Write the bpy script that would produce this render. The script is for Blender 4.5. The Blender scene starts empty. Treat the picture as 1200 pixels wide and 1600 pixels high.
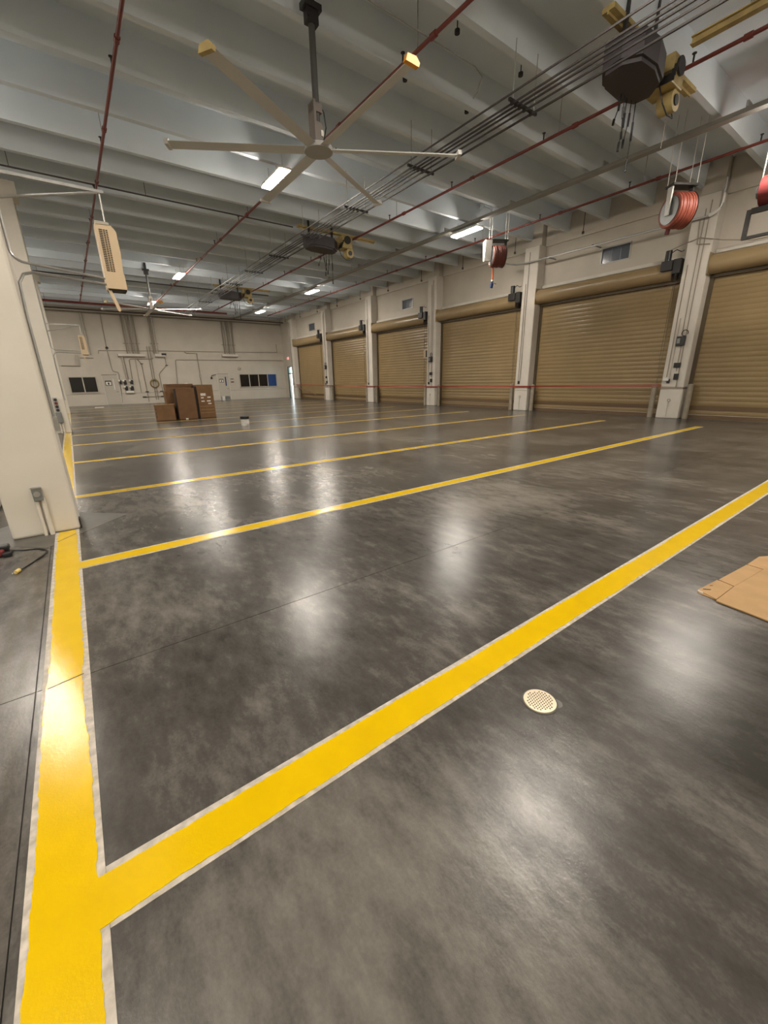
import bpy, bmesh, math, random
from mathutils import Vector, Matrix
random.seed(7)
scene = bpy.context.scene
COL = scene.collection

# ------------------------------------------------------------------ camera
PITCH, ROLL, YAW, FPX, EYE = -0.31584, -0.019423, 0.635239, 631.28, 1.5
cp, sp, cy, sy = math.cos(PITCH), math.sin(PITCH), math.cos(YAW), math.sin(YAW)
Fw = Vector((sy*cp, cy*cp, sp)); Rt = Vector((cy, -sy, 0)); Up = Rt.cross(Fw)
cr, sr = math.cos(ROLL), math.sin(ROLL)
Rt, Up = cr*Rt + sr*Up, -sr*Rt + cr*Up
cam_data = bpy.data.cameras.new('camera'); cam = bpy.data.objects.new('camera', cam_data); COL.objects.link(cam)
cam_data.sensor_fit = 'HORIZONTAL'; cam_data.sensor_width = 36; cam_data.lens = FPX/1200*36
cam_data.clip_start = 0.05; cam_data.clip_end = 300
cam.matrix_world = Matrix(((Rt.x, Up.x, -Fw.x, 0), (Rt.y, Up.y, -Fw.y, 0), (Rt.z, Up.z, -Fw.z, EYE), (0, 0, 0, 1)))
scene.camera = cam

# ------------------------------------------------------------------ world, exposure, lamp strength
world = bpy.data.worlds.new('daylight'); scene.world = world; world.use_nodes = True
bg = world.node_tree.nodes['Background']; bg.inputs[0].default_value = (0.86, 0.95, 1.0, 1); bg.inputs[1].default_value = 5.0
vs = scene.view_settings
vs.view_transform = 'Standard'; vs.look = 'None'; vs.gamma = 1.0; vs.use_curve_mapping = False
vs.exposure = 0.0
LAMP = 215.0
LAMP_COL = (1.0, 0.91, 0.79)

# ------------------------------------------------------------------ materials
def mat(name, col, rough=0.6, metal=0.0, var=0.0, scale=4.0, bump=0.0, bscale=40.0, emit=None, estr=0.0, spec=0.5, col2=None, rvar=0.0, stretch=None):
    m = bpy.data.materials.new(name); m.use_nodes = True
    nt = m.node_tree; b = nt.nodes['Principled BSDF']
    b.inputs['Base Color'].default_value = (*col, 1); b.inputs['Roughness'].default_value = rough
    b.inputs['Metallic'].default_value = metal; b.inputs['Specular IOR Level'].default_value = spec
    if emit: b.inputs['Emission Color'].default_value = (*emit, 1); b.inputs['Emission Strength'].default_value = estr
    geo = nt.nodes.new('ShaderNodeNewGeometry'); src = geo.outputs['Position']
    if stretch:
        mp = nt.nodes.new('ShaderNodeMapping'); mp.inputs['Scale'].default_value = stretch
        nt.links.new(src, mp.inputs[0]); src = mp.outputs[0]
    if var > 0 or col2:
        n = nt.nodes.new('ShaderNodeTexNoise'); n.inputs['Scale'].default_value = scale; n.inputs['Detail'].default_value = 6
        nt.links.new(src, n.inputs['Vector'])
        r = nt.nodes.new('ShaderNodeValToRGB'); r.color_ramp.elements[0].position = 0.3; r.color_ramp.elements[1].position = 0.7
        c2 = col2 if col2 else tuple(min(1, c*(1+var)) for c in col)
        c1 = col if col2 else tuple(c*(1-var) for c in col)
        r.color_ramp.elements[0].color = (*c1, 1); r.color_ramp.elements[1].color = (*c2, 1)
        nt.links.new(n.outputs['Fac'], r.inputs[0]); nt.links.new(r.outputs[0], b.inputs['Base Color'])
        if rvar:
            mr = nt.nodes.new('ShaderNodeMapRange'); mr.inputs['To Min'].default_value = rough-rvar; mr.inputs['To Max'].default_value = rough+rvar
            nt.links.new(n.outputs['Fac'], mr.inputs['Value']); nt.links.new(mr.outputs[0], b.inputs['Roughness'])
    if bump > 0:
        n2 = nt.nodes.new('ShaderNodeTexNoise'); n2.inputs['Scale'].default_value = bscale; n2.inputs['Detail'].default_value = 4
        nt.links.new(src, n2.inputs['Vector'])
        bp = nt.nodes.new('ShaderNodeBump'); bp.inputs['Strength'].default_value = bump; bp.inputs['Distance'].default_value = 0.01
        nt.links.new(n2.outputs['Fac'], bp.inputs['Height']); nt.links.new(bp.outputs[0], b.inputs['Normal'])
    return m

def floor_material():
    m = bpy.data.materials.new('polished_concrete'); m.use_nodes = True
    nt = m.node_tree; N = nt.nodes; L = nt.links; b = N['Principled BSDF']
    geo = N.new('ShaderNodeNewGeometry'); pos = geo.outputs['Position']
    def noise(scale, detail=8, rough=0.6, dist=0.0, st=None):
        n = N.new('ShaderNodeTexNoise'); n.inputs['Scale'].default_value = scale; n.inputs['Detail'].default_value = detail
        n.inputs['Roughness'].default_value = rough; n.inputs['Distortion'].default_value = dist
        if st:
            mp = N.new('ShaderNodeMapping'); mp.inputs['Scale'].default_value = st; mp.inputs['Rotation'].default_value = (0, 0, 0.5)
            L.new(pos, mp.inputs[0]); L.new(mp.outputs[0], n.inputs['Vector'])
        else: L.new(pos, n.inputs['Vector'])
        return n.outputs['Fac']
    def ramp(v, stops):
        r = N.new('ShaderNodeValToRGB'); e = r.color_ramp.elements
        e[0].position, e[0].color = stops[0][0], (*stops[0][1], 1); e[1].position, e[1].color = stops[-1][0], (*stops[-1][1], 1)
        for p, c in stops[1:-1]:
            k = e.new(p); k.color = (*c, 1)
        L.new(v, r.inputs[0]); return r.outputs[0]
    def mix(kind, a, c, f):
        x = N.new('ShaderNodeMixRGB'); x.blend_type = kind
        for s, v in ((x.inputs[0], f), (x.inputs[1], a), (x.inputs[2], c)):
            if hasattr(v, 'is_linked'): L.new(v, s)
            elif isinstance(v, tuple): s.default_value = (*v, 1)
            else: s.default_value = v
        return x.outputs[0]
    big = noise(0.50, 6, 0.55, 0.0)
    mid = noise(1.7, 9, 0.62, 0.0, (1.0, 0.55, 1))
    fine = noise(9, 9, 0.68, 0.0, (1.0, 0.45, 1))
    grit = noise(70, 4, 0.6)
    def madd(a, k, b=None):
        x = N.new('ShaderNodeMath'); x.operation = 'MULTIPLY_ADD'; L.new(a, x.inputs[0]); x.inputs[1].default_value = k
        if b is None: x.inputs[2].default_value = 0.0
        else: L.new(b, x.inputs[2])
        return x.outputs[0]
    v = madd(grit, 0.06, madd(fine, 0.30, madd(mid, 0.34, madd(big, 0.30))))
    # paler and darker patches of the slab surface
    for (qx, qy, rx, ry, amt) in ((0.35, 0.45, 0.75, 0.75, 0.085), (5.6, 3.3, 2.8, 0.7, 0.06), (6.5, 7.5, 5.0, 2.6, 0.05), (7.0, 15.0, 8.0, 6.0, 0.035), (0.6, 6.3, 1.2, 0.9, 0.04), (-0.9, 3.0, 0.6, 3.0, 0.06), (1.0, 2.0, 0.9, 0.5, -0.035), (2.6, 0.1, 1.0, 0.6, -0.06)):
        mp = N.new('ShaderNodeMapping'); mp.vector_type = 'TEXTURE'; mp.inputs['Location'].default_value = (qx, qy, 0); mp.inputs['Scale'].default_value = (rx, ry, 1)
        L.new(pos, mp.inputs[0]); ln = N.new('ShaderNodeVectorMath'); ln.operation = 'LENGTH'; L.new(mp.outputs[0], ln.inputs[0])
        wv = madd(mid, 1.6, ln.outputs['Value'])
        mr_ = N.new('ShaderNodeMapRange'); mr_.interpolation_type = 'SMOOTHSTEP'; mr_.inputs['From Min'].default_value = 1.3; mr_.inputs['From Max'].default_value = 2.2; mr_.inputs['To Min'].default_value = 1.0; mr_.inputs['To Max'].default_value = 0.0
        L.new(wv, mr_.inputs['Value']); v = madd(mr_.outputs[0], amt, v)
    c = ramp(v, [(0.40, FLOOR_A), (0.50, FLOOR_B), (0.63, FLOOR_C)])
    # oily streak beside the long stripe
    sx = N.new('ShaderNodeSeparateXYZ'); L.new(pos, sx.inputs[0])
    wob = N.new('ShaderNodeMath'); wob.operation = 'MULTIPLY_ADD'; wob.inputs[1].default_value = 0.10
    L.new(noise(1.5, 5), wob.inputs[0]); L.new(sx.outputs['X'], wob.inputs[2])
    mr = N.new('ShaderNodeMapRange'); mr.inputs['From Min'].default_value = -0.62; mr.inputs['From Max'].default_value = -0.34
    L.new(wob.outputs[0], mr.inputs['Value'])
    band = ramp(mr.outputs[0], [(0.0, (0, 0, 0)), (0.22, (1, 1, 1)), (0.42, (0.2, 0.2, 0.2)), (0.58, (1, 1, 1)), (0.8, (0, 0, 0))])
    c = mix('MIX', c, (0.07, 0.055, 0.035), mix('MULTIPLY', band, ramp(noise(3, 6, 0.7), [(0.35, (0, 0, 0)), (0.65, (0.75, 0.75, 0.75))]), 1.0))
    L.new(c, b.inputs['Base Color'])
    b.inputs['Roughness'].default_value = 0.24
    rg = N.new('ShaderNodeMapRange'); rg.inputs['From Min'].default_value = 0.3; rg.inputs['From Max'].default_value = 0.7
    rg.inputs['To Min'].default_value = 0.16; rg.inputs['To Max'].default_value = 0.50
    L.new(madd(fine, 0.6, madd(mid, 0.4)), rg.inputs['Value']); L.new(rg.outputs[0], b.inputs['Specular IOR Level'])
    bp = N.new('ShaderNodeBump'); bp.inputs['Strength'].default_value = 0.16; bp.inputs['Distance'].default_value = 0.01
    L.new(fine, bp.inputs['Height'])
    bp2 = N.new('ShaderNodeBump'); bp2.inputs['Strength'].default_value = 0.05; bp2.inputs['Distance'].default_value = 0.01
    L.new(grit, bp2.inputs['Height']); L.new(bp.outputs[0], bp2.inputs['Normal']); L.new(bp2.outputs[0], b.inputs['Normal'])
    return m
FLOOR_A, FLOOR_B, FLOOR_C = (0.036, 0.033, 0.029), (0.072, 0.066, 0.059), (0.185, 0.170, 0.150)

M = {}
M['floor'] = floor_material()
M['joint'] = mat('joint_filler', (0.075, 0.068, 0.06), 0.8)
M['iso'] = mat('isolation_slab_concrete', (0.095, 0.088, 0.076), 0.45, var=0.25, scale=5, bump=0.05)
M['bare'] = mat('ground_concrete', (0.34, 0.30, 0.25), 0.65, col2=(0.60, 0.54, 0.465), scale=26, bump=0.1)
M['yellow'] = mat('yellow_floor_paint', (0.68, 0.445, 0.0), 0.16, var=0.04, scale=6, bump=0.07, bscale=120, spec=0.35)
M['wall'] = mat('painted_wall', (0.53, 0.485, 0.415), 0.65, var=0.05, scale=1.2, bump=0.05)
M['pier'] = mat('painted_pier', (0.62, 0.58, 0.52), 0.6, var=0.05, scale=2.0, bump=0.04)
M['column'] = mat('painted_column', (0.66, 0.62, 0.545), 0.6, var=0.04, scale=2.0, bump=0.03, bscale=15)
M['ceil'] = mat('painted_ceiling', (0.68, 0.745, 0.80), 0.8, var=0.05, scale=0.8)
M['slat'] = mat('tan_door_steel', (0.265, 0.188, 0.090), 0.32, var=0.06, scale=1.5, spec=0.45)
M['slat_dark'] = mat('brown_door_steel', (0.14, 0.085, 0.040), 0.45)
M['roll'] = mat('tan_roll_steel', (0.29, 0.21, 0.11), 0.30, var=0.05, scale=2)
M['guide'] = mat('brown_guide_steel', (0.10, 0.075, 0.045), 0.45, metal=0.3)
M['black'] = mat('black_plastic', (0.012, 0.012, 0.013), 0.4)
M['dark'] = mat('dark_metal', (0.035, 0.033, 0.032), 0.45, metal=0.4)
M['grey'] = mat('grey_metal', (0.22, 0.23, 0.23), 0.4, metal=0.4, var=0.1)
M['galv'] = mat('galvanised_metal', (0.45, 0.45, 0.44), 0.35, metal=0.7, var=0.1, scale=20)
M['conduit'] = mat('painted_conduit', (0.42, 0.38, 0.32), 0.45, var=0.08)
M['conduit_dark'] = mat('brown_conduit', (0.27, 0.225, 0.175), 0.5)
M['red_pipe'] = mat('red_pipe_paint', (0.16, 0.030, 0.022), 0.5, var=0.2, scale=3)
M['dark_pipe'] = mat('dark_pipe_paint', (0.06, 0.045, 0.042), 0.5)
M['ceil_pipe'] = mat('grey_ceiling_pipe', (0.28, 0.27, 0.25), 0.5)
M['bar'] = mat('conductor_bar', (0.05, 0.045, 0.045), 0.5)
M['white'] = mat('white_enamel', (0.72, 0.70, 0.66), 0.4)
M['fan'] = mat('fan_aluminium', (0.62, 0.61, 0.58), 0.4)
M['fan_hub'] = mat('fan_hub_paint', (0.42, 0.41, 0.40), 0.45)
M['fan_pole'] = mat('fan_pole_paint', (0.07, 0.07, 0.068), 0.5)
M['orange'] = mat('orange_wingtip', (0.85, 0.36, 0.03), 0.5)
M['motor_brown'] = mat('motor_housing', (0.16, 0.13, 0.11), 0.5)
M['beige'] = mat('beige_enamel', (0.60, 0.46, 0.30), 0.5, var=0.05)
M['slot'] = mat('slot_dark', (0.03, 0.022, 0.015), 0.7)
M['hose'] = mat('red_rubber_hose', (0.30, 0.075, 0.048), 0.5, var=0.15, scale=30)
M['hose_dark'] = mat('brown_rubber_hose', (0.13, 0.034, 0.024), 0.42, var=0.2, scale=30)
M['hose_orange'] = mat('orange_rubber_hose', (0.62, 0.20, 0.09), 0.5)
M['maroon'] = mat('maroon_paint', (0.16, 0.02, 0.02), 0.45)
M['blue'] = mat('blue_fitting', (0.02, 0.05, 0.16), 0.4)
M['hoist_dark'] = mat('hoist_housing', (0.055, 0.047, 0.052), 0.6)
M['hoist_yellow'] = mat('hoist_yellow_paint', (0.42, 0.32, 0.13), 0.5, var=0.2, scale=6)
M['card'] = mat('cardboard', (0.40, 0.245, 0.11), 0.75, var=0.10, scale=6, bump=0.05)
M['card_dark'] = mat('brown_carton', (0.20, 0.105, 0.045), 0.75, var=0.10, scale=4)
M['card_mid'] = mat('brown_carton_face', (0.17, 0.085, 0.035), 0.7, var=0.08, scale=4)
M['paper'] = mat('paper_label', (0.75, 0.72, 0.66), 0.6)
M['steel_lid'] = mat('nickel_bronze_cover', (0.62, 0.54, 0.40), 0.32, metal=0.7)
M['hole'] = mat('cover_hole', (0.09, 0.06, 0.035), 0.7)
M['tape'] = mat('red_barrier_tape', (0.33, 0.035, 0.022), 0.5)
M['tape_dark'] = mat('faded_barrier_tape', (0.20, 0.10, 0.06), 0.5)
M['bollard'] = mat('bollard_paint', (0.30, 0.26, 0.20), 0.5, var=0.15, scale=5)
M['pane_dark'] = mat('dark_window_glass', (0.012, 0.011, 0.011), 0.08)
M['pane_tint'] = mat('tinted_window_glass', (0.10, 0.115, 0.14), 0.15)
M['pane_blue'] = mat('blue_lit_glass', (0.02, 0.05, 0.15), 0.1, emit=(0.06, 0.17, 0.45), estr=0.045)
M['frame'] = mat('window_frame_metal', (0.35, 0.34, 0.33), 0.45, metal=0.3)
M['door_paint'] = mat('painted_steel_door', (0.48, 0.44, 0.375), 0.5)
M['exit'] = mat('exit_sign_red', (0.6, 0.05, 0.05), 0.5, emit=(1, 0.10, 0.08), estr=1.5)
M['exit_white'] = mat('exit_sign_face', (0.75, 0.6, 0.58), 0.5, emit=(1, 0.45, 0.42), estr=0.6)
M['lamp'] = mat('lamp_diffuser', (0.9, 0.9, 0.9), 0.5, emit=LAMP_COL, estr=LAMP)
M['plug'] = mat('yellow_plug', (0.70, 0.52, 0.14), 0.5)
M['brass'] = mat('coiled_yellow_hose', (0.24, 0.17, 0.05), 0.5)
M['green_door'] = mat('dark_green_door', (0.03, 0.045, 0.04), 0.5)
M['apron'] = mat('outside_concrete', (0.6, 0.6, 0.58), 0.8)
gl = bpy.data.materials.new('transom_glass'); gl.use_nodes = True
gb = gl.node_tree.nodes['Principled BSDF']; gb.inputs['Base Color'].default_value = (0.72, 0.95, 0.95, 1)
gb.inputs['Transmission Weight'].default_value = 1; gb.inputs['Roughness'].default_value = 0.05; gb.inputs['IOR'].default_value = 1.05
M['transom'] = gl

# ------------------------------------------------------------------ builders
class MB:
    def __init__(s): s.v, s.f = [], []
    def add(s, vs_, fs):
        n = len(s.v); s.v += [Vector(p) for p in vs_]; s.f += [tuple(i+n for i in f) for f in fs]; return s
    def box(s, x0, x1, y0, y1, z0, z1):
        return s.add([(x0,y0,z0),(x1,y0,z0),(x1,y1,z0),(x0,y1,z0),(x0,y0,z1),(x1,y0,z1),(x1,y1,z1),(x0,y1,z1)],
                     [(3,2,1,0),(4,5,6,7),(0,1,5,4),(1,2,6,5),(2,3,7,6),(3,0,4,7)])
    def cbox(s, x0, x1, y0, y1, z0, z1, b=0.01, seg=2):
        bm = bmesh.new()
        bmesh.ops.create_cube(bm, size=1)
        for v in bm.verts:
            v.co = Vector((x0 if v.co.x < 0 else x1, y0 if v.co.y < 0 else y1, z0 if v.co.z < 0 else z1))
        bmesh.ops.bevel(bm, geom=list(bm.edges), offset=b, segments=seg, profile=0.5, affect='EDGES')
        bm.verts.index_update()
        s.add([v.co.copy() for v in bm.verts], [tuple(v.index for v in f.verts) for f in bm.faces]); bm.free(); return s
    def cyl(s, p0, p1, r, n=12, r2=None, caps=True):
        p0, p1 = Vector(p0), Vector(p1); d = (p1-p0).normalized(); r2 = r if r2 is None else r2
        a = d.orthogonal().normalized(); b = d.cross(a)
        vs_ = []; fs = []
        for p, q in ((p0, r), (p1, r2)):
            for i in range(n):
                t = 2*math.pi*i/n; vs_.append(p + a*math.cos(t)*q + b*math.sin(t)*q)
        for i in range(n): fs.append((i, (i+1) % n, n+(i+1) % n, n+i))
        if caps: fs += [tuple(reversed(range(n))), tuple(range(n, 2*n))]
        return s.add(vs_, fs)
    def tube(s, pts, r, n=8, closed=False):
        pts = [Vector(p) for p in pts]; k = len(pts); vs_ = []; fs = []; a = None
        for i, p in enumerate(pts):
            if closed: d = (pts[(i+1) % k]-pts[i-1]).normalized()
            else: d = (pts[min(i+1, k-1)]-pts[max(i-1, 0)]).normalized()
            if a is None: a = d.orthogonal().normalized()
            a = (a - d*a.dot(d)).normalized(); b = d.cross(a)
            for j in range(n):
                t = 2*math.pi*j/n; vs_.append(p + a*math.cos(t)*r + b*math.sin(t)*r)
        for i in range(k if closed else k-1):
            i2 = (i+1) % k
            for j in range(n): fs.append((i*n+j, i*n+(j+1) % n, i2*n+(j+1) % n, i2*n+j))
        if not closed: fs += [tuple(reversed(range(n))), tuple(range((k-1)*n, k*n))]
        return s.add(vs_, fs)
    def prism(s, poly, fn, t0, t1):
        """poly: list of (u,v); fn(u,v,t)->point"""
        n = len(poly)
        vs_ = [fn(u, v, t0) for u, v in poly] + [fn(u, v, t1) for u, v in poly]
        fs = [tuple(range(n)), tuple(reversed(range(n, 2*n)))] + [(i, n+i, n+(i+1) % n, (i+1) % n) for i in range(n)]
        return s.add(vs_, fs)
    def xf(s, m):
        s.v = [m @ p for p in s.v]; return s
    def build(s, name, material, parent=None, off=None, smooth=False):
        me = bpy.data.meshes.new(name)
        o0 = Vector(off) if off is not None else (parent_base(parent) if parent else Vector((0, 0, 0)))
        me.from_pydata([tuple(p-o0) for p in s.v], [], s.f)
        bm = bmesh.new(); bm.from_mesh(me); bmesh.ops.recalc_face_normals(bm, faces=list(bm.faces)); bm.to_mesh(me); bm.free()
        if smooth:
            for p in me.polygons: p.use_smooth = True
            try: me.set_sharp_from_angle(angle=math.radians(40))
            except Exception: pass
        me.materials.append(material)
        o = bpy.data.objects.new(name, me); COL.objects.link(o)
        if parent: o.parent = parent
        return o
BASE = {}
def parent_base(p):
    v = Vector((0, 0, 0))
    while p is not None: v += p.location; p = p.parent
    return v
def tag(o, label, cat=None, group=None, kind=None):
    o['label'] = label
    if cat: o['category'] = cat
    if group: o['group'] = group
    if kind: o['kind'] = kind
    return o
def thing(name, loc, label, cat, group=None, kind=None):
    e = bpy.data.objects.new(name, None); COL.objects.link(e); e.location = loc; e.empty_display_size = 0.2
    return tag(e, label, cat, group, kind)
def rebase(o, loc):
    """move a one-mesh thing's origin to loc"""
    loc = Vector(loc)
    for v in o.data.vertices: v.co -= loc
    o.location = loc; return o
def copy_tree(o, parent=None):
    c = o.copy(); COL.objects.link(c); c.parent = parent
    for ch in list(o.children): copy_tree(ch, c)
    return c
def arc(c, r, a0, a1, n, ax):
    """points on an arc; ax: two unit vectors"""
    c = Vector(c); u, v = Vector(ax[0]), Vector(ax[1])
    return [c + u*r*math.cos(a0+(a1-a0)*i/n) + v*r*math.sin(a0+(a1-a0)*i/n) for i in range(n+1)]
def text_mesh(name, body, size, material, parent, mtx, depth=0.004):
    cu = bpy.data.curves.new(name, 'FONT'); cu.body = body; cu.size = size; cu.align_x = 'CENTER'; cu.align_y = 'CENTER'; cu.extrude = depth
    tmp = bpy.data.objects.new('tmp', cu); COL.objects.link(tmp); bpy.context.view_layer.update()
    me = bpy.data.meshes.new_from_object(tmp.evaluated_get(bpy.context.evaluated_depsgraph_get()))
    bpy.data.objects.remove(tmp); me.name = name; me.materials.clear(); me.materials.append(material); me.transform(mtx)
    o = bpy.data.objects.new(name, me); COL.objects.link(o); o.parent = parent; return o

ORD = ['first', 'second', 'third', 'fourth', 'fifth', 'sixth', 'seventh', 'eighth', 'ninth', 'tenth', 'eleventh', 'twelfth']
PITCHY = 6.22
def pier_y(i): return 5.55 + PITCHY*(i-1)          # near face of pier i (i = 0..6); 0.70 deep along the wall
XW, YF, XL, YB, ZC = 17.62, 40.2, -11.0, -8.5, 7.75

# ================================================================== SETTING
# ---- floor and its slabs
fb = MB().box(XL, XW+0.4, YB, YF+0.3, -0.30, -0.006).build('floor', M['joint'])
tag(fb, 'dark polished grey concrete warehouse floor with saw-cut joints', 'floor', kind='structure')
xs = [XL, -5.9, -0.45, 5.0, 10.4, 15.8, XW+0.4]; ys = [YB, -3.77, 2.45, 8.67, 14.89, 21.11, 27.33, 33.55, YF+0.3]
for i in range(len(xs)-1):
    for j in range(len(ys)-1):
        g = 0.0025
        MB().box(xs[i]+g, xs[i+1]-g, ys[j]+g, ys[j+1]-g, -0.02, 0.0).build('slab', M['floor'], fb)
def diamond(c, r, z0, z1, name, m, parent):
    p = [(c[0]+r, c[1]), (c[0], c[1]+r), (c[0]-r, c[1]), (c[0], c[1]-r)]
    return MB().prism(p, lambda u, v, t: (u, v, t), z0, z1).build(name, m, parent)
for yc in (5.66, 17.86, 30.06):
    diamond((-0.485, yc), 0.765, -0.01, 0.0012, 'joint_filler', M['joint'], fb)
    diamond((-0.485, yc), 0.750, -0.01, 0.0022, 'isolation_slab', M['iso'], fb)

# ---- ceiling: slab with double-tee stems
ce = MB().box(XL-0.3, XW+0.4, YB-0.3, YF+0.4, ZC, ZC+0.2).build('ceiling', M['ceil'])
tag(ce, 'pale grey painted concrete double-tee ceiling with cross stems', 'ceiling', kind='structure')
stem_y = []
y = 6.22
while y > YB+0.4: y -= 1.535
while y < YF-0.2:
    stem_y.append(y); y += 1.535
st = MB().prism([(-0.07, 7.10), (0.07, 7.10), (0.105, ZC+0.01), (-0.105, ZC+0.01)], lambda u, v, t: (t, u, v), XL, XW+0.02)
st0 = None
for yy in stem_y:
    if st0 is None: st0 = st.build('stem', M['ceil'], ce); st0.location = (0, yy, 0)
    else:
        c = st0.copy(); COL.objects.link(c); c.parent = ce; c.location = (0, yy, 0)

# ---- right wall with door openings, upper windows and exit doorway
WIN = {1: (8.25, 9.35), 3: (20.55, 21.6), 5: (33.2, 34.25)}       # bay -> Y range of the high window
wr = MB()
DZ = 4.55
x0, x1 = XW, XW+0.30
wr.box(x0, x1, YB-0.3, pier_y(0)+0.05, 0, ZC)
for i in range(7):
    a, b = pier_y(i)+0.05, pier_y(i)+0.65
    wr.box(x0, x1, a, b, 0, ZC)
for i in range(6):
    a, b = pier_y(i)+0.65, pier_y(i+1)+0.05
    if i in WIN:
        w0, w1 = WIN[i]
        wr.box(x0, x1, a, b, DZ, 5.60); wr.box(x0, x1, a, w0, 5.60, 6.18); wr.box(x0, x1, w1, b, 5.60, 6.18); wr.box(x0, x1, a, b, 6.18, ZC)
    else: wr.box(x0, x1, a, b, DZ, ZC)
EX0, EX1, EXZ = 38.15, 39.40, 2.90
a = pier_y(6)+0.65
wr.box(x0, x1, a, EX0, 0, ZC); wr.box(x0, x1, EX1, YF+0.3, 0, ZC); wr.box(x0, x1, EX0, EX1, EXZ, ZC)
wro = wr.build('wall_right', M['wall']); tag(wro, 'cream painted wall on the right with six rolling doors', 'wall', kind='structure')
for i in range(-1, 7):                                              # slightly proud bearing beam along the top of each bay
    a = YB if i < 0 else pier_y(i)+0.70
    b = YF if i == 6 else pier_y(i+1)
    MB().box(XW-0.07, XW, a, b, 6.78, ZC).build('bearing_beam', M['wall'], wro)
for i in range(7):
    MB().box(XW-0.30, XW, pier_y(i)+0.06, pier_y(i)+0.64, 6.80, ZC).build('column_stub', M['wall'], wro)
n = 0
for i, (w0, w1) in WIN.items():
    n += 1
    w = thing('window_%d' % n, (XW+0.1, (w0+w1)/2, 5.60), ['small high blue-grey window above the second rolling door from the right', 'small high blue-grey window above the fourth rolling door from the right', 'small high blue-grey window above the farthest rolling door'][n-1], 'window', kind='structure')
    f = MB(); X = XW-0.015
    f.box(X, X+0.12, w0, w0+0.045, 5.60, 6.18).box(X, X+0.12, w1-0.045, w1, 5.60, 6.18).box(X, X+0.12, w0+0.045, w1-0.045, 5.60, 5.645).box(X, X+0.12, w0+0.045, w1-0.045, 6.135, 6.18)
    f.build('window_frame', M['frame'], w)
    for k in range(3):
        d = (w1-w0-0.09)/3; p0 = w0+0.045+k*d
        MB().box(X+0.05, X+0.07, p0+0.003, p0+d-0.003, 5.645, 6.135).build('pane', M['pane_tint'], w)

# ---- far wall with panel joints, windows, doors
wf = MB().box(XL-0.3, XW+0.3, YF, YF+0.3, 0, ZC)
wfo = wf.build('wall_far', M['wall']); tag(wfo, 'cream painted far end wall covered in conduits and pipes', 'wall', kind='structure')
MB().box(XL, XW, YF-0.012, YF, 6.72, 6.78).build('joint_strip', M['conduit_dark'], wfo)
MB().box(XL, XW, YF-0.010, YF, 0.835, 0.86).build('joint_strip', M['conduit_dark'], wfo)
wl = MB().box(XL-0.3, XL, YB-0.3, YF+0.3, 0, ZC).build('wall_left', M['wall']); tag(wl, 'cream painted wall beyond the left columns, out of view', 'wall', kind='structure')
wb = MB().box(XL-0.3, XW+0.3, YB-0.3, YB, 0, ZC).build('wall_back', M['wall']); tag(wb, 'cream painted wall behind the camera, out of view', 'wall', kind='structure')
def far_window(n, x0, x1, z0, z1, npane, label, last=None):
    w = thing('window_%d' % n, ((x0+x1)/2, YF, z0), label, 'window', kind='structure')
    f = MB(); t = 0.07; y0, y1 = YF-0.05, YF+0.02
    f.box(x0-t, x1+t, y0, y1, z1, z1+t).box(x0-t, x1+t, y0-0.02, y1, z0-t, z0).box(x0-t, x0, y0, y1, z0, z1).box(x1, x1+t, y0, y1, z0, z1)
    d = (x1-x0)/npane
    for k in range(1, npane): f.box(x0+k*d-0.035, x0+k*d+0.035, y0, y1, z0, z1)
    f.build('window_frame', M['door_paint'], w)
    for k in range(npane):
        MB().box(x0+k*d+0.03, x0+(k+1)*d-0.03, YF-0.02, YF-0.005, z0, z1).build('pane', last if (last and k == npane-1) else M['pane_dark'], w)
    return w
far_window(4, 0.12, 1.85, 1.02, 2.12, 2, 'dark two-pane window at the left end of the far wall')
far_window(5, 13.08, 16.68, 1.14, 2.23, 4, 'four-pane window near the right corner, last pane glowing blue', M['pane_blue'])
def far_door(n, x0, x1, label, kick):
    d = thing('door_%d' % n, ((x0+x1)/2, YF, 0), label, 'door', kind='structure')
    MB().box(x0-0.06, x0, YF-0.05, YF, 0, 2.20).box(x1, x1+0.06, YF-0.05, YF, 0, 2.20).box(x0-0.06, x1+0.06, YF-0.05, YF, 2.20, 2.26).build('door_frame', M['pier'], d)
    MB().box(x0-0.02, x1+0.02, YF-0.07, YF-0.05, 2.25, 2.31).build('drip_cap', M['conduit_dark'], d)
    lf = MB().box(x0+0.01, x1-0.01, YF-0.03, YF-0.002, 0.01, 2.19).build('door_leaf', M['door_paint'], d)
    if kick: MB().box(x0+0.1, x1-0.05, YF-0.036, YF-0.03, 0.04, 0.34).build('kick_plate', M['grey'], lf)
    MB().cyl((x1-0.12, YF-0.03, 1.0), (x1-0.12, YF-0.09, 1.0), 0.03).box(x1-0.24, x1-0.11, YF-0.10, YF-0.08, 0.985, 1.015).build('handle', M['grey'], lf)
    return d, lf
d1, l1 = far_door(1, 2.28, 3.26, 'closed cream steel door at the left of the far wall', False)
d2, l2 = far_door(2, 11.06, 12.02, 'closed cream steel door with kick plate on the far wall', True)
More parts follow.
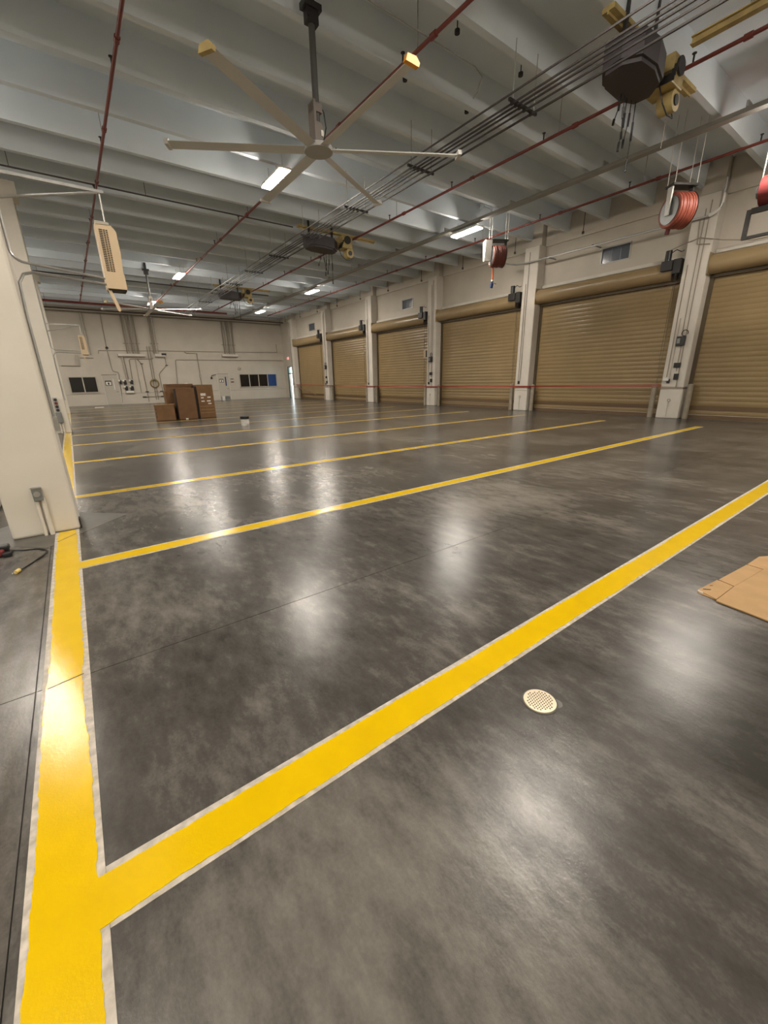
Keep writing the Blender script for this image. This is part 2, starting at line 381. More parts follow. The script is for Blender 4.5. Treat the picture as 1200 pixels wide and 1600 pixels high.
def door_sign(x0, x1, z0, z1, parent):
    s = MB().box(x0, x1, YF-0.045, YF-0.03, z0, z1).build('door_sign', M['blue'] if False else M['paper'], parent)
    w, h = x1-x0, z1-z0
    q = MB(); y0, y1 = YF-0.048, YF-0.045
    q.box(x0, x1, y0, y1, z1-h*0.22, z1).box(x0, x0+w*0.1, y0, y1, z0, z1-h*0.22).box(x1-w*0.1, x1, y0, y1, z0, z1-h*0.22).box(x0+w*0.1, x1-w*0.1, y0, y1, z0, z0+h*0.12)
    q.box(x0+w*0.38, x0+w*0.62, y0, y1, z0+h*0.2, z0+h*0.62)
    q.build('sign_print', M['dark'], parent)
door_sign(2.40, 2.84, 1.47, 1.85, l1); door_sign(11.17, 11.56, 1.55, 1.86, l2)
MB().box(2.94, 3.00, YF-0.06, YF-0.03, 1.15, 1.98).build('push_bar', M['white'], l1)
MB().box(11.70, 11.80, YF-0.06, YF-0.03, 1.26, 2.04).build('vision_panel', M['blue'], l2)

# ---- exit doorway on the right wall: frame, transom, leaf standing open outwards
ex = thing('door_3', (XW, (EX0+EX1)/2, 0), 'open exit door at the far right corner with bright daylight outside', 'door', kind='structure')
f = MB(); X0, X1 = XW-0.02, XW+0.10
f.box(X0, X1, EX0, EX0+0.06, 0, EXZ).box(X0, X1, EX1-0.06, EX1, 0, EXZ).box(X0, X1, EX0+0.06, EX1-0.06, EXZ-0.06, EXZ).box(X0, X1, EX0+0.06, EX1-0.06, 2.22, 2.30)
f.build('door_frame', M['green_door'], ex)
MB().box(XW+0.02, XW+0.035, EX0+0.06, EX1-0.06, 2.30, EXZ-0.06).build('transom_pane', M['transom'], ex)
lf = MB().box(XW+0.31, XW+1.38, EX0+0.005, EX0+0.055, 0.01, 2.2).build('door_leaf', M['green_door'], ex)
MB().box(XW+0.45, XW+1.25, EX0+0.06, EX0+0.12, 1.0, 1.06).build('push_bar', M['grey'], lf)
es = thing('exit_sign', (XW, 39.05, 3.52), 'small red lit exit sign above the open exit door', 'sign')
MB().box(XW-0.05, XW-0.001, 38.88, 39.22, 3.55, 3.77).build('sign_case', M['exit_white'], es)
mtx = Matrix.Translation((-0.056, 0.0, 0.14)) @ Matrix.Rotation(math.radians(-90), 4, 'Z') @ Matrix.Rotation(math.radians(90), 4, 'X')
text_mesh('lettering', 'EXIT', 0.17, M['exit'], es, mtx)
ap = MB().box(XW+0.42, XW+60, -30, 120, -0.10, -0.02).build('ground_outside', M['apron']); tag(ap, 'pale concrete ground outside the exit door', 'ground', kind='structure')

# ================================================================== PIERS AND COLUMNS
def make_pier():
    e = thing('wall_pier', (17.1, pier_y(0), 0), '', 'pier', 'piers between the rolling doors')
    b = (17.1, pier_y(0), 0); x, y = b[0], b[1]
    MB().cbox(x, XW, y, y+0.70, 1.06, 6.80, 0.02, 1).build('shaft', M['pier'], e)
    MB().box(x+0.012, XW, y+0.012, y+0.688, 1.00, 1.06).build('joint_band', M['conduit_dark'], e)
    MB().cbox(x, XW, y, y+0.70, 0, 1.00, 0.02, 1).build('pier_base', M['pier'], e)
    return e
p0 = make_pier(); piers = [p0] + [copy_tree(p0) for _ in range(6)]
PL = ['cream wall pier at the right edge, outside the picture', 'nearest cream wall pier on the right, with a control box and conduits', 'second cream wall pier from the right, left of the second rolling door', 'third cream wall pier from the right, with a black control box', 'fourth cream wall pier from the right, left of the door with a vented plate', 'fifth cream wall pier from the right, near the far end', 'farthest cream wall pier beside the open exit door']
for i, p in enumerate(piers): p.location = (17.1, pier_y(i), 0); p['label'] = PL[i]

def make_column(i, yc, label):
    e = thing('concrete_column', (-0.485, yc, 0), label, 'column', 'square columns along the left stripe')
    h = 0.285
    MB().cbox(-0.485-h, -0.485+h, yc-h, yc+h, 0.0, 7.12, 0.025, 2).build('shaft', M['column'], e)
    MB().box(-0.485+h, -0.485+h+0.012, yc-h+0.02, yc-h+0.12, 0.0, 0.11).build('base_plate', M['dark'], e)
    MB().box(-0.485-h-0.12, -0.485+h+0.12, yc-h-0.02, yc+h+0.02, 6.70, 7.095).build('corbel', M['column'], e)
    return e
c1 = make_column(0, 5.665, 'large square cream column at the left edge of the photo')
c2 = make_column(1, 17.75, 'square cream column behind the large left column, yellow stripe at its foot')
c3 = make_column(2, 30.06, 'farthest square cream column, mostly hidden behind the second one')

# ================================================================== ROLLING DOORS
def slat_mesh(p, L):
    prof = []
    for k in range(7):
        t = k/6; prof.append((-0.011*math.sin(math.pi*t)**0.8, t*p))
    poly = prof + [(0.004, p), (0.004, p+0.012), (0.012, p+0.012), (0.012, 0.0)]
    return MB().prism(poly, lambda u, v, t: (u, t, v), 0, L)
DL = PITCHY-0.70
def make_door():
    y0 = pier_y(0)+0.70; b = (17.5, y0, 0)
    e = thing('door_4', b, '', 'door', kind='structure')
    g = 0.10; L = DL-2*g; p = 0.155
    nz = 29; z0 = 0.13
    sm = None
    for k in range(nz):
        if sm is None:
            sm = slat_mesh(p, L); o = sm.build('slat', M['slat'], e, off=(0, 0, 0)); first = o
        elif k == 1:
            o = MB().prism([(-0.016, 0), (-0.016, p), (0.012, p), (0.012, 0)], lambda u, v, t: (u, t, v), 0, L).build('reinforced_slat', M['slat_dark'], e, off=(0, 0, 0))
        else: o = first.copy(); COL.objects.link(o); o.parent = e
        o.location = (0.06, g, z0+k*p)
    MB().box(17.5+0.02, 17.5+0.085, y0+g, y0+DL-g, 0.001, z0-0.002).build('bottom_bar', M['slat_dark'], e)
    for ya in (y0, y0+DL-0.12):
        MB().box(17.5+0.005, XW, ya, ya+0.12, 0, 4.62).build('guide', M['guide'], e)
    # coil, its end plates, lintel strip and header ledge
    r = MB().cyl((17.34, y0+0.30, 4.83), (17.34, y0+DL-0.03, 4.83), 0.285, 32).build('coil', M['roll'], e, smooth=True)
    MB().box(17.05, XW, y0+DL-0.03, y0+DL-0.012, 4.52, 5.14).build('end_plate', M['roll'], e)
    MB().box(17.05, XW, y0+0.28, y0+0.30, 4.52, 5.14).build('end_plate', M['guide'], e)
    MB().box(17.42, 17.55, y0+0.12, y0+DL-0.12, 4.46, 4.56).build('lintel_strip', M['guide'], e)
    MB().box(17.50, XW, y0+0.02, y0+DL-0.02, 5.24, 5.28).box(17.50, 17.515, y0+0.02, y0+DL-0.02, 5.17, 5.24).build('header_ledge', M['pier'], e)
    # operator at the near end
    op = MB().cbox(16.98, 17.30, y0+0.04, y0+0.27, 4.70, 5.14, 0.015).build('operator', M['dark'], e)
    MB().cbox(16.93, 17.16, y0+0.27, y0+0.62, 4.82, 5.12, 0.02).build('gearbox', M['dark'], op)
    MB().cyl((17.05, y0+0.47, 5.10), (17.05, y0+0.47, 5.43), 0.095, 14).build('motor', M['black'], op, smooth=True)
    MB().box(16.95, 16.96, y0+0.50, y0+0.58, 4.93, 4.97).build('nameplate', M['paper'], op)
    MB().tube([(17.06, y0+0.38, 5.36), (17.05, y0+0.25, 5.42), (17.04, y0+0.10, 5.33), (17.05, y0+0.02, 5.36)], 0.014, 6).build('whip_cable', M['dark'], op)
    MB().tube([(17.02, y0+0.12, 4.70), (17.02, y0+0.10, 2.2), (17.02, y0+0.13, 1.2), (17.02, y0+0.17, 2.2), (17.02, y0+0.16, 4.70)], 0.006, 5).build('hand_chain', M['dark'], op)
    return e
dr = make_door(); doors = [dr] + [copy_tree(dr) for _ in range(5)]
DLAB = ['closed tan rolling steel door at the right edge, nearest the camera', 'large closed tan rolling door left of the nearest wall pier', 'closed tan rolling door behind the hanging hose reel with blue nozzle', 'closed tan rolling door with a small vent plate near its right edge', 'closed tan rolling door second from the far end', 'farthest closed tan rolling door next to the open exit']
for i, d in enumerate(doors):
    d.name = 'door_%d' % (4+i); d.location = (17.5, pier_y(i)+0.70, 0); d['label'] = DLAB[i]
# vent plate on the fourth door from the right
vp = thing('vent_plate', (17.5, 18.78, 2.68), 'small louvred plate fixed beside the third wall pier', 'vent')
MB().box(17.44, 17.53, 18.95, 19.35, 2.68, 3.18).build('plate', M['beige'], vp)
MB().box(17.43, 17.44, 18.98, 19.17, 2.74, 3.12).build('louvre', M['slot'], vp)

# ================================================================== BOLLARDS AND TAPE
def bollard(x, y, h, label):
    e = thing('bollard', (x, y, 0), label, 'bollard', 'pipe bollards guarding the rolling doors')
    MB().cyl((x, y, 0), (x, y, h-0.03), 0.085, 18).build('post', M['bollard'], e, smooth=True)
    bmv = MB(); rings = [(0.085, h-0.03), (0.075, h-0.005), (0.05, h+0.012), (0.0, h+0.02)]
    for (ra, za), (rb, zb) in zip(rings, rings[1:]): bmv.cyl((x, y, za), (x, y, zb), ra, 18, max(rb, 0.001), caps=False)
    bmv.build('domed_cap', M['bollard'], e, smooth=True)
for i in range(1, 7):
    w = ['nearest', 'second', 'third', 'fourth', 'fifth', 'farthest'][i-1]
    bollard(17.28, pier_y(i)-0.16, 1.16, 'steel pipe bollard on the near side of the %s wall pier' % w)
    if i < 6: bollard(17.22, pier_y(i)+0.70+0.24, 1.20, 'steel pipe bollard on the far side of the %s wall pier' % w)
tp = thing('barrier_tape', (16.95, 20.0, 0), 'red barrier tape stretched along the rolling doors at waist height', 'tape')
def ribbon(pts, w, th, twist):
    b = MB(); vs_ = []; n = len(pts)
    for i, p in enumerate(pts):
        a = twist(i/(n-1)); p = Vector(p); u = Vector((math.sin(a), 0, math.cos(a))); nrm = Vector((math.cos(a), 0, -math.sin(a)))
        for su, sn in ((-1, -1), (1, -1), (1, 1), (-1, 1)): vs_.append(p + u*su*w/2 + nrm*sn*th/2)
    fs = [(0, 1, 2, 3), tuple(4*(n-1)+k for k in (3, 2, 1, 0))]
    for i in range(n-1):
        for k in range(4): fs.append((4*i+k, 4*i+(k+1) % 4, 4*i+4+(k+1) % 4, 4*i+4+k))
    return b.add(vs_, fs)
pts = []
for i in range(81):
    t = i/80; yy = 6.2 + t*(36.5-6.2); pts.append((17.0-0.03*math.sin(t*3.1), yy, 1.13 - 0.10*math.sin(math.pi*t) + 0.10*t))
ribbon(pts, 0.055, 0.004, lambda t: 0.5*math.sin(t*30)).build('tape_span', M['tape'], tp)
pts = [(17.05, 36.4, 1.22), (17.05, 36.0, 0.95), (17.0, 35.0, 0.80), (17.0, 33.6, 0.55), (17.0, 32.6, 0.42)]
ribbon(pts, 0.06, 0.004, lambda t: 0.4).build('loose_end', M['tape_dark'], tp)
MB().cbox(17.0, 17.1, 6.02, 6.2, 1.28, 1.40, 0.02).build('knot', M['white'], tp)

# ---- things fixed on the piers
def pier_conduits(i, offs, label, cols):
    y0 = pier_y(i); e = thing('conduit_run', (17.08, y0+0.35, 0), label, 'conduit', 'conduits on the wall piers')
    for (o, za, zb), cc in zip(offs, cols):
        MB().tube([(17.075, y0+o, za), (17.075, y0+o, zb)], 0.013, 6).build('pipe', M[cc], e)
    return e
for i in (1, 3, 5):
    pier_conduits(i, [(0.56, 1.25, 4.9), (0.47, 1.25, 3.3), (0.34, 2.75, 6.4), (0.22, 1.05, 6.6), (0.30, 1.6, 2.5)], 'thin grey conduits running up the %s wall pier' % {1: 'nearest', 3: 'third', 5: 'fifth'}[i], ['conduit_dark', 'conduit', 'conduit_dark', 'conduit_dark', 'conduit_dark'])
    y0 = pier_y(i); w = {1: 'nearest', 3: 'third', 5: 'fifth'}[i]
    cb = thing('door_control_box', (17.0, y0+0.30, 2.45), 'black door control box with cable loop on the %s wall pier' % w, 'control box', 'control boxes on the wall piers')
    MB().cbox(17.0, 17.1, y0+0.20, y0+0.46, 2.42, 2.72, 0.012).build('enclosure', M['black'], cb)
    MB().box(16.992, 17.0, y0+0.34, y0+0.43, 2.50, 2.66).build('cover', M['grey'], cb)
    MB().tube(arc((17.02, y0+0.24, 2.82), 0.09, -2.2, 3.4, 16, ((0, 1, 0.25), (0, -0.25, 1))), 0.012, 6).build('cable_loop', M['dark'], cb)
    for nm, zc, hh, lab in (('push_button_station', 1.80, 0.16, 'upper black push-button station on the %s wall pier'), ('push_button_station', 1.42, 0.20, 'lower black push-button station on the %s wall pier')):
        pb = thing(nm, (17.04, y0+0.28, zc), lab % w, 'switch', 'push-button stations on the wall piers')
        MB().cbox(17.03, 17.1, y0+0.20, y0+0.40 if hh < 0.18 else y0+0.34, zc-hh/2, zc+hh/2, 0.01).build('enclosure', M['black'], pb)
        for k in (-1, 0, 1): MB().cyl((17.03, y0+0.28, zc+k*0.045), (17.018, y0+0.28, zc+k*0.045), 0.014, 8).build('button', M['dark'], pb)
for i in (2, 4, 6):
    pier_conduits(i, [(0.52, 1.35, 5.4), (0.42, 1.35, 6.6)], 'pair of thin conduits on the %s wall pier' % {2: 'second', 4: 'fourth', 6: 'farthest'}[i], ['conduit_dark', 'conduit_dark'])
for i in range(1, 7):
    w = ['nearest', 'second', 'third', 'fourth', 'fifth', 'farthest'][i-1]; y0 = pier_y(i)
    ob = thing('outlet_box', (17.05, y0+0.49, 1.2), 'small black outlet box at waist height on the %s wall pier' % w, 'outlet', 'outlet boxes on the wall piers')
    MB().cbox(17.045, 17.1, y0+0.44, y0+0.53, 1.20, 1.34, 0.008).build('enclosure', M['black'], ob)
    MB().box(17.04, 17.046, y0+0.46, y0+0.51, 1.22, 1.32).build('cover', M['dark'], ob)
    if i < 4:
        pd = thing('pad_eye', (17.08, y0+0.36, 0.3), 'small dark ring and dangling cord low on the %s wall pier' % w, 'bracket', 'pad eyes low on the wall piers')
        MB().tube(arc((17.085, y0+0.36, 0.62), 0.045, 0, 2*math.pi, 12, ((0, 1, 0), (0, 0, 1))), 0.009, 6).build('ring', M['conduit_dark'], pd)
        MB().tube([(17.08, y0+0.36, 0.58), (17.075, y0+0.37, 0.3), (17.08, y0+0.36, 0.05)], 0.006, 5).build('cord', M['conduit_dark'], pd)

# ================================================================== FLOOR STRIPES
def wobble(seed, amp):
    """ragged hand-rolled edge: value noise in five octaves"""
    def h(k, o): return random.Random(k*7919+o*104729+seed*31).uniform(-1, 1)
    cache = {}
    def val(x, o):
        k = math.floor(x); t = x-k; t = t*t*(3-2*t) if o < 2 else t
        for q in (k, k+1):
            if (q, o) not in cache: cache[(q, o)] = h(q, o)
        return cache[(k, o)]*(1-t)+cache[(k+1, o)]*t
    return lambda s: amp*(0.8*val(s*1.3, 0)+0.55*val(s*4.1, 1)+0.35*val(s*13, 2)+0.3*val(s*37, 3)+0.22*val(s*80, 4))
def stripe_mesh(s0, s1, e0, e1, step, axis, z0, z1):
    n = max(2, int((s1-s0)/step)); b = MB(); vs_ = []; fs = []
    for i in range(n+1):
        s = s0+(s1-s0)*i/n
        for z in (z0, z1):
            for e in (e0(s), e1(s)): vs_.append((s, e, z) if axis == 'x' else (e, s, z))
    for i in range(n):
        a, c = 4*i, 4*i+4
        fs += [(a+2, a+3, c+3, c+2), (a, c, c+1, a+1), (a, a+2, c+2, c), (a+1, c+1, c+3, a+3)]
    fs += [(0, 1, 3, 2), (4*n, 4*n+2, 4*n+3, 4*n+1)]
    return b.add(vs_, fs)
def stripe(name, loc, label, axis, s0, s1, a, b, ya, yb, z, step, seed, amp, ps0=None):
    e = thing(name, loc, label, 'floor stripe', 'yellow stripes painted on the floor')
    stripe_mesh(s0, s1, lambda s: a, lambda s: b, 50, axis, 0.0004, z).build('bare_margin', M['bare'], e)
    w0, w1 = wobble(seed, amp), wobble(seed+1, amp)
    stripe_mesh(s0 if ps0 is None else ps0, s1-0.01, lambda s: max(a+0.001, ya+w0(s)), lambda s: min(b-0.001, yb+w1(s)), step, axis, 0.0005, z+0.0022).build('paint', M['yellow'], e)
stripe('floor_stripe', (-0.32, 2.4, 0), 'long yellow stripe running up the left side to the large column', 'y', -7.5, 5.375, -0.424, -0.217, -0.402, -0.243, 0.0026, 0.012, 3, 0.009)
stripe('floor_stripe', (-0.32, 11.7, 0), 'yellow stripe on the left between the large column and the second column', 'y', 5.955, 17.46, -0.424, -0.217, -0.402, -0.243, 0.0026, 0.03, 5, 0.006)
stripe('floor_stripe', (-0.32, 24, 0), 'yellow stripe behind the second left column', 'y', 18.04, 29.77, -0.424, -0.217, -0.402, -0.243, 0.0026, 0.1, 7, 0.004)
LY = [1.28, 4.30, 7.14, 10.48, 13.62, 16.45, 19.35, 22.55, 25.5, 28.6, 31.7, 34.8]
for i, yu in enumerate(LY):
    lab = 'nearest yellow cross stripe, running from the long left stripe to the right edge' if i == 0 else '%s yellow cross stripe counted from the camera' % ORD[i]
    stripe('floor_stripe', (7.3, yu-0.1, 0), lab, 'x', -0.216, 14.85 if i < 3 else 15.05, yu-0.196, yu, yu-0.176, yu-0.022, 0.0028, 0.012 if i == 0 else 0.05 if i < 4 else 0.5, 20+2*i, 0.006 if i == 0 else 0.004, ps0=-0.262)
# saw-cut traces showing in the paint of the long stripe
for q, (ya, yb) in enumerate(((5.02, 5.20), (2.43, 2.46))):
    jt = MB().add([(-0.40, ya, 0.0056), (-0.245, yb, 0.0056), (-0.245, yb+0.012 - 0.006*q, 0.0056), (-0.40, ya+0.012-0.006*q, 0.0056),
                   (-0.40, ya, 0.004), (-0.245, yb, 0.004), (-0.245, yb+0.012-0.006*q, 0.004), (-0.40, ya+0.012-0.006*q, 0.004)],
                  [(0, 1, 2, 3), (7, 6, 5, 4), (0, 4, 5, 1), (1, 5, 6, 2), (2, 6, 7, 3), (3, 7, 4, 0)]).build('joint_trace', M['joint'], fb)

# ================================================================== CEILING LAMPS
def make_lamp(x, y, label):
    z = 6.70; e = thing('ceiling_lamp', (x, y, z), label, 'lamp', 'long ceiling lamps')
    MB().cbox(x-0.17, x+0.17, y-0.66, y+0.66, z+0.012, z+0.075, 0.012, 1).build('housing', M['white'], e)
    MB().box(x-0.15, x+0.15, y-0.64, y+0.64, z-0.018, z+0.012).build('diffuser', M['lamp'], e)
    for s in (-0.45, 0.45): MB().cyl((x, y+s, z+0.07), (x, y+s, 7.11), 0.008, 6).build('hanger_rod', M['galv'], e)
    return e
lamp0 = None
LY_L = [-5.6, 2.9, 12.25, 24.8, 33.5]; LX = [(-9.4, 'far left row, out of view'), (-1.9, 'left row beyond the columns'), (5.62, 'middle row'), (13.12, 'right row')]
LW = ['behind the camera', 'nearest', 'second', 'third', 'farthest']
for x, rw in LX:
    for j, yy in enumerate(LY_L):
        lab = 'long glowing ceiling lamp, %s of the %s' % (LW[j], rw) if j else 'long glowing ceiling lamp behind the camera in the %s' % rw
        if lamp0 is None: lamp0 = make_lamp(x, yy, lab)
        else:
            c = copy_tree(lamp0); c.location = (x, yy, 6.70); c['label'] = lab

# ================================================================== CEILING SERVICES
def pipe_along_y(x, z, r, m, label, heads=True, name='sprinkler_pipe', y0=-8.2, y1=36.52):
    e = thing(name, (x, 16, z), label, 'pipe', 'red sprinkler pipes under the ceiling')
    MB().cyl((x, y0, z), (x, y1, z), r, 10).build('pipe', m, e, smooth=True)
    yy = 0.4
    while yy < y1-1:
        MB().cyl((x, yy-0.06, z), (x, yy+0.06, z), r*1.5, 10).build('coupling', m, e)
        if heads: MB().cyl((x, yy+0.8, z), (x, yy+0.8, z+0.16), 0.016, 6).cyl((x, yy+0.8, z+0.16), (x, yy+0.8, z+0.17), 0.04, 8).build('sprinkler_head', M['dark'], e)
        yy += 3.05
    k = 0.8
    while k < y1-1:
        MB().cyl((x, k, z), (x, k, 7.75), 0.008, 5).build('hanger_rod', M['ceil_pipe'], e); k += 6.1
    return e
pipe_along_y(1.78, 6.90, 0.032, M['red_pipe'], 'thin red sprinkler pipe on the left, above the beige heater')
pipe_along_y(6.00, 6.90, 0.034, M['red_pipe'], 'red sprinkler pipe passing above the large fan')
pipe_along_y(10.38, 6.90, 0.034, M['red_pipe'], 'red sprinkler pipe ending behind the dark hoist housing')
pipe_along_y(14.90, 6.90, 0.034, M['red_pipe'], 'red sprinkler pipe nearest the right wall')
def pipe_along_x(y, z, r, x0, x1, m, label):
    e = thing('cross_pipe', ((x0+x1)/2, y, z), label, 'pipe', 'cross pipes under the ceiling')
    MB().cyl((x0, y, z), (x1, y, z), r, 8).build('pipe', m, e, smooth=True)
    k = x0+0.5
    while k < x1:
        MB().cyl((k, y, z), (k, y, 7.75), 0.008, 5).build('hanger_rod', m, e); k += 3.2
pipe_along_x(16.30, 7.05, 0.022, -0.6, 8.0, M['dark_pipe'], 'dark thin pipe crossing the ceiling above the beige heater')
pipe_along_x(28.9, 7.03, 0.03, -0.6, 12.0, M['dark_pipe'], 'dark pipe crossing the ceiling above the second fan')
pipe_along_x(36.6, 6.85, 0.075, -0.6, 11.5, M['red_pipe'], 'thick red main pipe crossing below the far ceiling')
pipe_along_x(38.6, 6.72, 0.05, -0.6, 17.2, M['dark_pipe'], 'dark main pipe crossing close to the far wall')
cdt = thing('ceiling_conduit', (6.4, 6.75, 7.0), 'thin bent conduit crossing above the near red pipe', 'conduit')
MB().tube([(4.4, 6.75, 7.04), (7.3, 6.75, 7.04), (7.55, 6.80, 7.0), (7.6, 6.95, 6.85), (7.55, 7.0, 6.75)], 0.012, 6).build('pipe', M['ceil_pipe'], cdt)
# raceways carrying the lamp rows
for x, lab in ((13.12, 'pale steel raceway above the right lamp row'),):
    e = thing('lamp_raceway', (x, 16, 6.85), lab, 'raceway')
    MB().box(x-0.10, x+0.10, -8.2, 39.9, 6.90, 6.915).box(x-0.10, x-0.09, -8.2, 39.9, 6.915, 6.99).box(x+0.09, x+0.10, -8.2, 39.9, 6.915, 6.99).build('channel', M['ceil_pipe'], e)
    k = 1.0
    while k < 39:
        MB().box(x-0.13, x+0.13, k, k+0.04, 6.99, 7.10).build('hanger_strap', M['galv'], e); k += 3.07
# conductor bars for the hoists
cb = thing('conductor_bars', (7.6, 15, 6.2), 'bundle of six thin parallel power rails running down the ceiling', 'rails')
Z = 6.2; bx = [7.20, 7.44, 7.55, 7.66, 7.80, 8.0]
for k, x in enumerate(bx):
    MB().box(x-0.010-0.006*(k == 5), x+0.010+0.006*(k == 5), -8.0, 33.0, Z-0.014, Z+0.014).build('rail', M['bar'], cb)
k = 5.95
while k < 33:
    MB().box(7.34, 8.16, k-0.02, k+0.02, Z+0.016, Z+0.06).build('hanger_bracket', M['dark'], cb)
    for x in bx[1:]: MB().box(x-0.02, x+0.02, k-0.035, k+0.035, Z-0.02, Z+0.05).build('insulator', M['dark'], cb)
    for x in (7.45, 8.08): MB().cyl((x, k, Z+0.05), (x, k, 7.10), 0.008, 5).build('hanger_rod', M['ceil_pipe'], cb)
    k += 2.82

# ---- hoists
def make_hoist():
    x, y = 9.0, 4.6; e = thing('overhead_hoist', (x, y, 6.3), '', 'hoist', 'overhead hoists')
    poly = [(-0.70, -0.10), (-0.52, -0.36), (-0.05, -0.40), (0.42, -0.30), (0.72, 0.0), (0.70, 0.28), (0.35, 0.42), (-0.30, 0.40), (-0.66, 0.22)]
    MB().prism(poly, lambda u, v, t: (x+u, y+v, t), 6.42, 6.76).build('housing', M['hoist_dark'], e)
    MB().prism([(u*0.9, v*0.9) for u, v in poly], lambda u, v, t: (x+u, y+v, t), 6.36, 6.42).build('housing_pan', M['hoist_dark'], e)
    # yellow carrier beam and trolley
    by = y+0.10
    MB().box(x-0.9, x+2.6, by-0.10, by+0.10, 7.03, 7.05).box(x-0.9, x+2.6, by-0.012, by+0.012, 6.99, 7.03).box(x-0.9, x+2.6, by-0.10, by+0.10, 7.05, 7.10).build('carrier_beam', M['hoist_yellow'], e)
    tr = MB().cbox(x+0.80, x+1.28, y-0.28, y+0.22, 6.52, 6.95, 0.02).build('trolley', M['hoist_yellow'], e)
    MB().cyl((x+1.04, y-0.32, 6.80), (x+1.04, y-0.28, 6.80), 0.14, 14).build('wheel', M['dark'], tr)
    for q in range(4): MB().box(x+0.74+q*0.03, x+0.76+q*0.03, y-0.34, y-0.06, 6.50+q*0.07, 6.56+q*0.07).build('cooling_fin', M['dark'], tr)
    hd = MB().cyl((x+1.18, y-0.24, 6.38), (x+1.18, y+0.02, 6.38), 0.17, 20).build('hook_block', M['hoist_yellow'], e, smooth=True)
    MB().cyl((x+1.18, y-0.26, 6.38), (x+1.18, y-0.24, 6.38), 0.085, 14).build('hub', M['black'], hd)
    MB().cyl((x+1.18, y+0.02, 6.38), (x+1.18, y+0.05, 6.38), 0.085, 14).build('hub', M['black'], hd)
    MB().tube([(x+0.72, y-0.1, 6.55), (x+0.80, y-0.18, 6.25), (x+1.0, y-0.2, 6.12), (x+1.25, y-0.2, 6.14), (x+1.38, y-0.1, 6.35), (x+1.36, y, 6.6)], 0.012, 6).build('loop_cable', M['dark'], e)
    MB().tube([(x+1.36, y-0.05, 6.55), (x+1.34, y-0.05, 6.1), (x+1.33, y-0.04, 5.75)], 0.006, 5).build('hand_chain', M['conduit_dark'], e)
    for dx, dy, L, curl in ((0.22, 0.24, 0.62, 0.10), (0.34, 0.25, 0.80, -0.05), (0.46, 0.22, 0.74, -0.08), (0.58, 0.20, 1.05, 0.0), (0.12, 0.25, 0.50, -0.12)):
        p = (x+dx, y+dy, 6.40)
        c = MB().tube([p, (p[0]+curl*0.2, p[1], 6.42-L*0.5), (p[0]+curl, p[1]+0.02, 6.42-L)], 0.009, 6).build('control_cord', M['black'], e)
        MB().cyl((p[0]+curl*0.12, p[1], 6.42-L*0.35), (p[0]+curl*0.3, p[1], 6.42-L*0.62), 0.020, 8).build('sleeve', M['black'], c)
        MB().cyl((p[0]+curl*0.9, p[1]+0.018, 6.42-L*0.9), (p[0]+curl*1.05, p[1]+0.02, 6.42-L*1.08), 0.022, 8).build('connector', M['black'], c)
    for dx in (-0.5, 0.5): MB().box(x+dx-0.03, x+dx+0.03, y-0.03, y+0.03, 6.75, 7.77).build('hanger', M['dark'], e)
    return e
h0 = make_hoist(); h0['label'] = 'near dark hoist housing with yellow trolley at the upper right'
for yy, lab in ((16.0, 'dark hoist housing with dangling cords over the middle of the hall'), (27.6, 'farthest dark hoist housing, above the right far lamp')):
    c = copy_tree(h0); c.location = (9.0, yy, 6.3); c['label'] = lab

rr = thing('hoist_rail', (9.48, -2.0, 6.72), 'tan overhead rail running toward the camera from the near hoist', 'rail')
MB().box(9.42, 9.54, -8.2, 3.95, 6.70, 6.715).box(9.472, 9.488, -8.2, 3.95, 6.715, 6.80).box(9.42, 9.54, -8.2, 3.95, 6.80, 6.815).build('beam', M['hoist_yellow'], rr)
for yy in (-6.0, -1.4, 3.2): MB().cyl((9.48, yy, 6.81), (9.48, yy, 7.76), 0.012, 6).build('hanger_rod', M['ceil_pipe'], rr)
hz = thing('roof_hatch', (14.2, 12.42, 7.60), 'small dark roof hatch with a pale frame above the right lamp row', 'hatch')
MB().box(13.8, 14.6, 12.02, 12.06, 7.60, 7.75).box(13.8, 14.6, 12.78, 12.82, 7.60, 7.75).box(13.8, 13.84, 12.06, 12.78, 7.60, 7.75).box(14.56, 14.6, 12.06, 12.78, 7.60, 7.75).build('frame', M['ceil'], hz)
MB().box(13.84, 14.56, 12.06, 12.78, 7.70, 7.745).build('hatch_panel', M['dark'], hz)

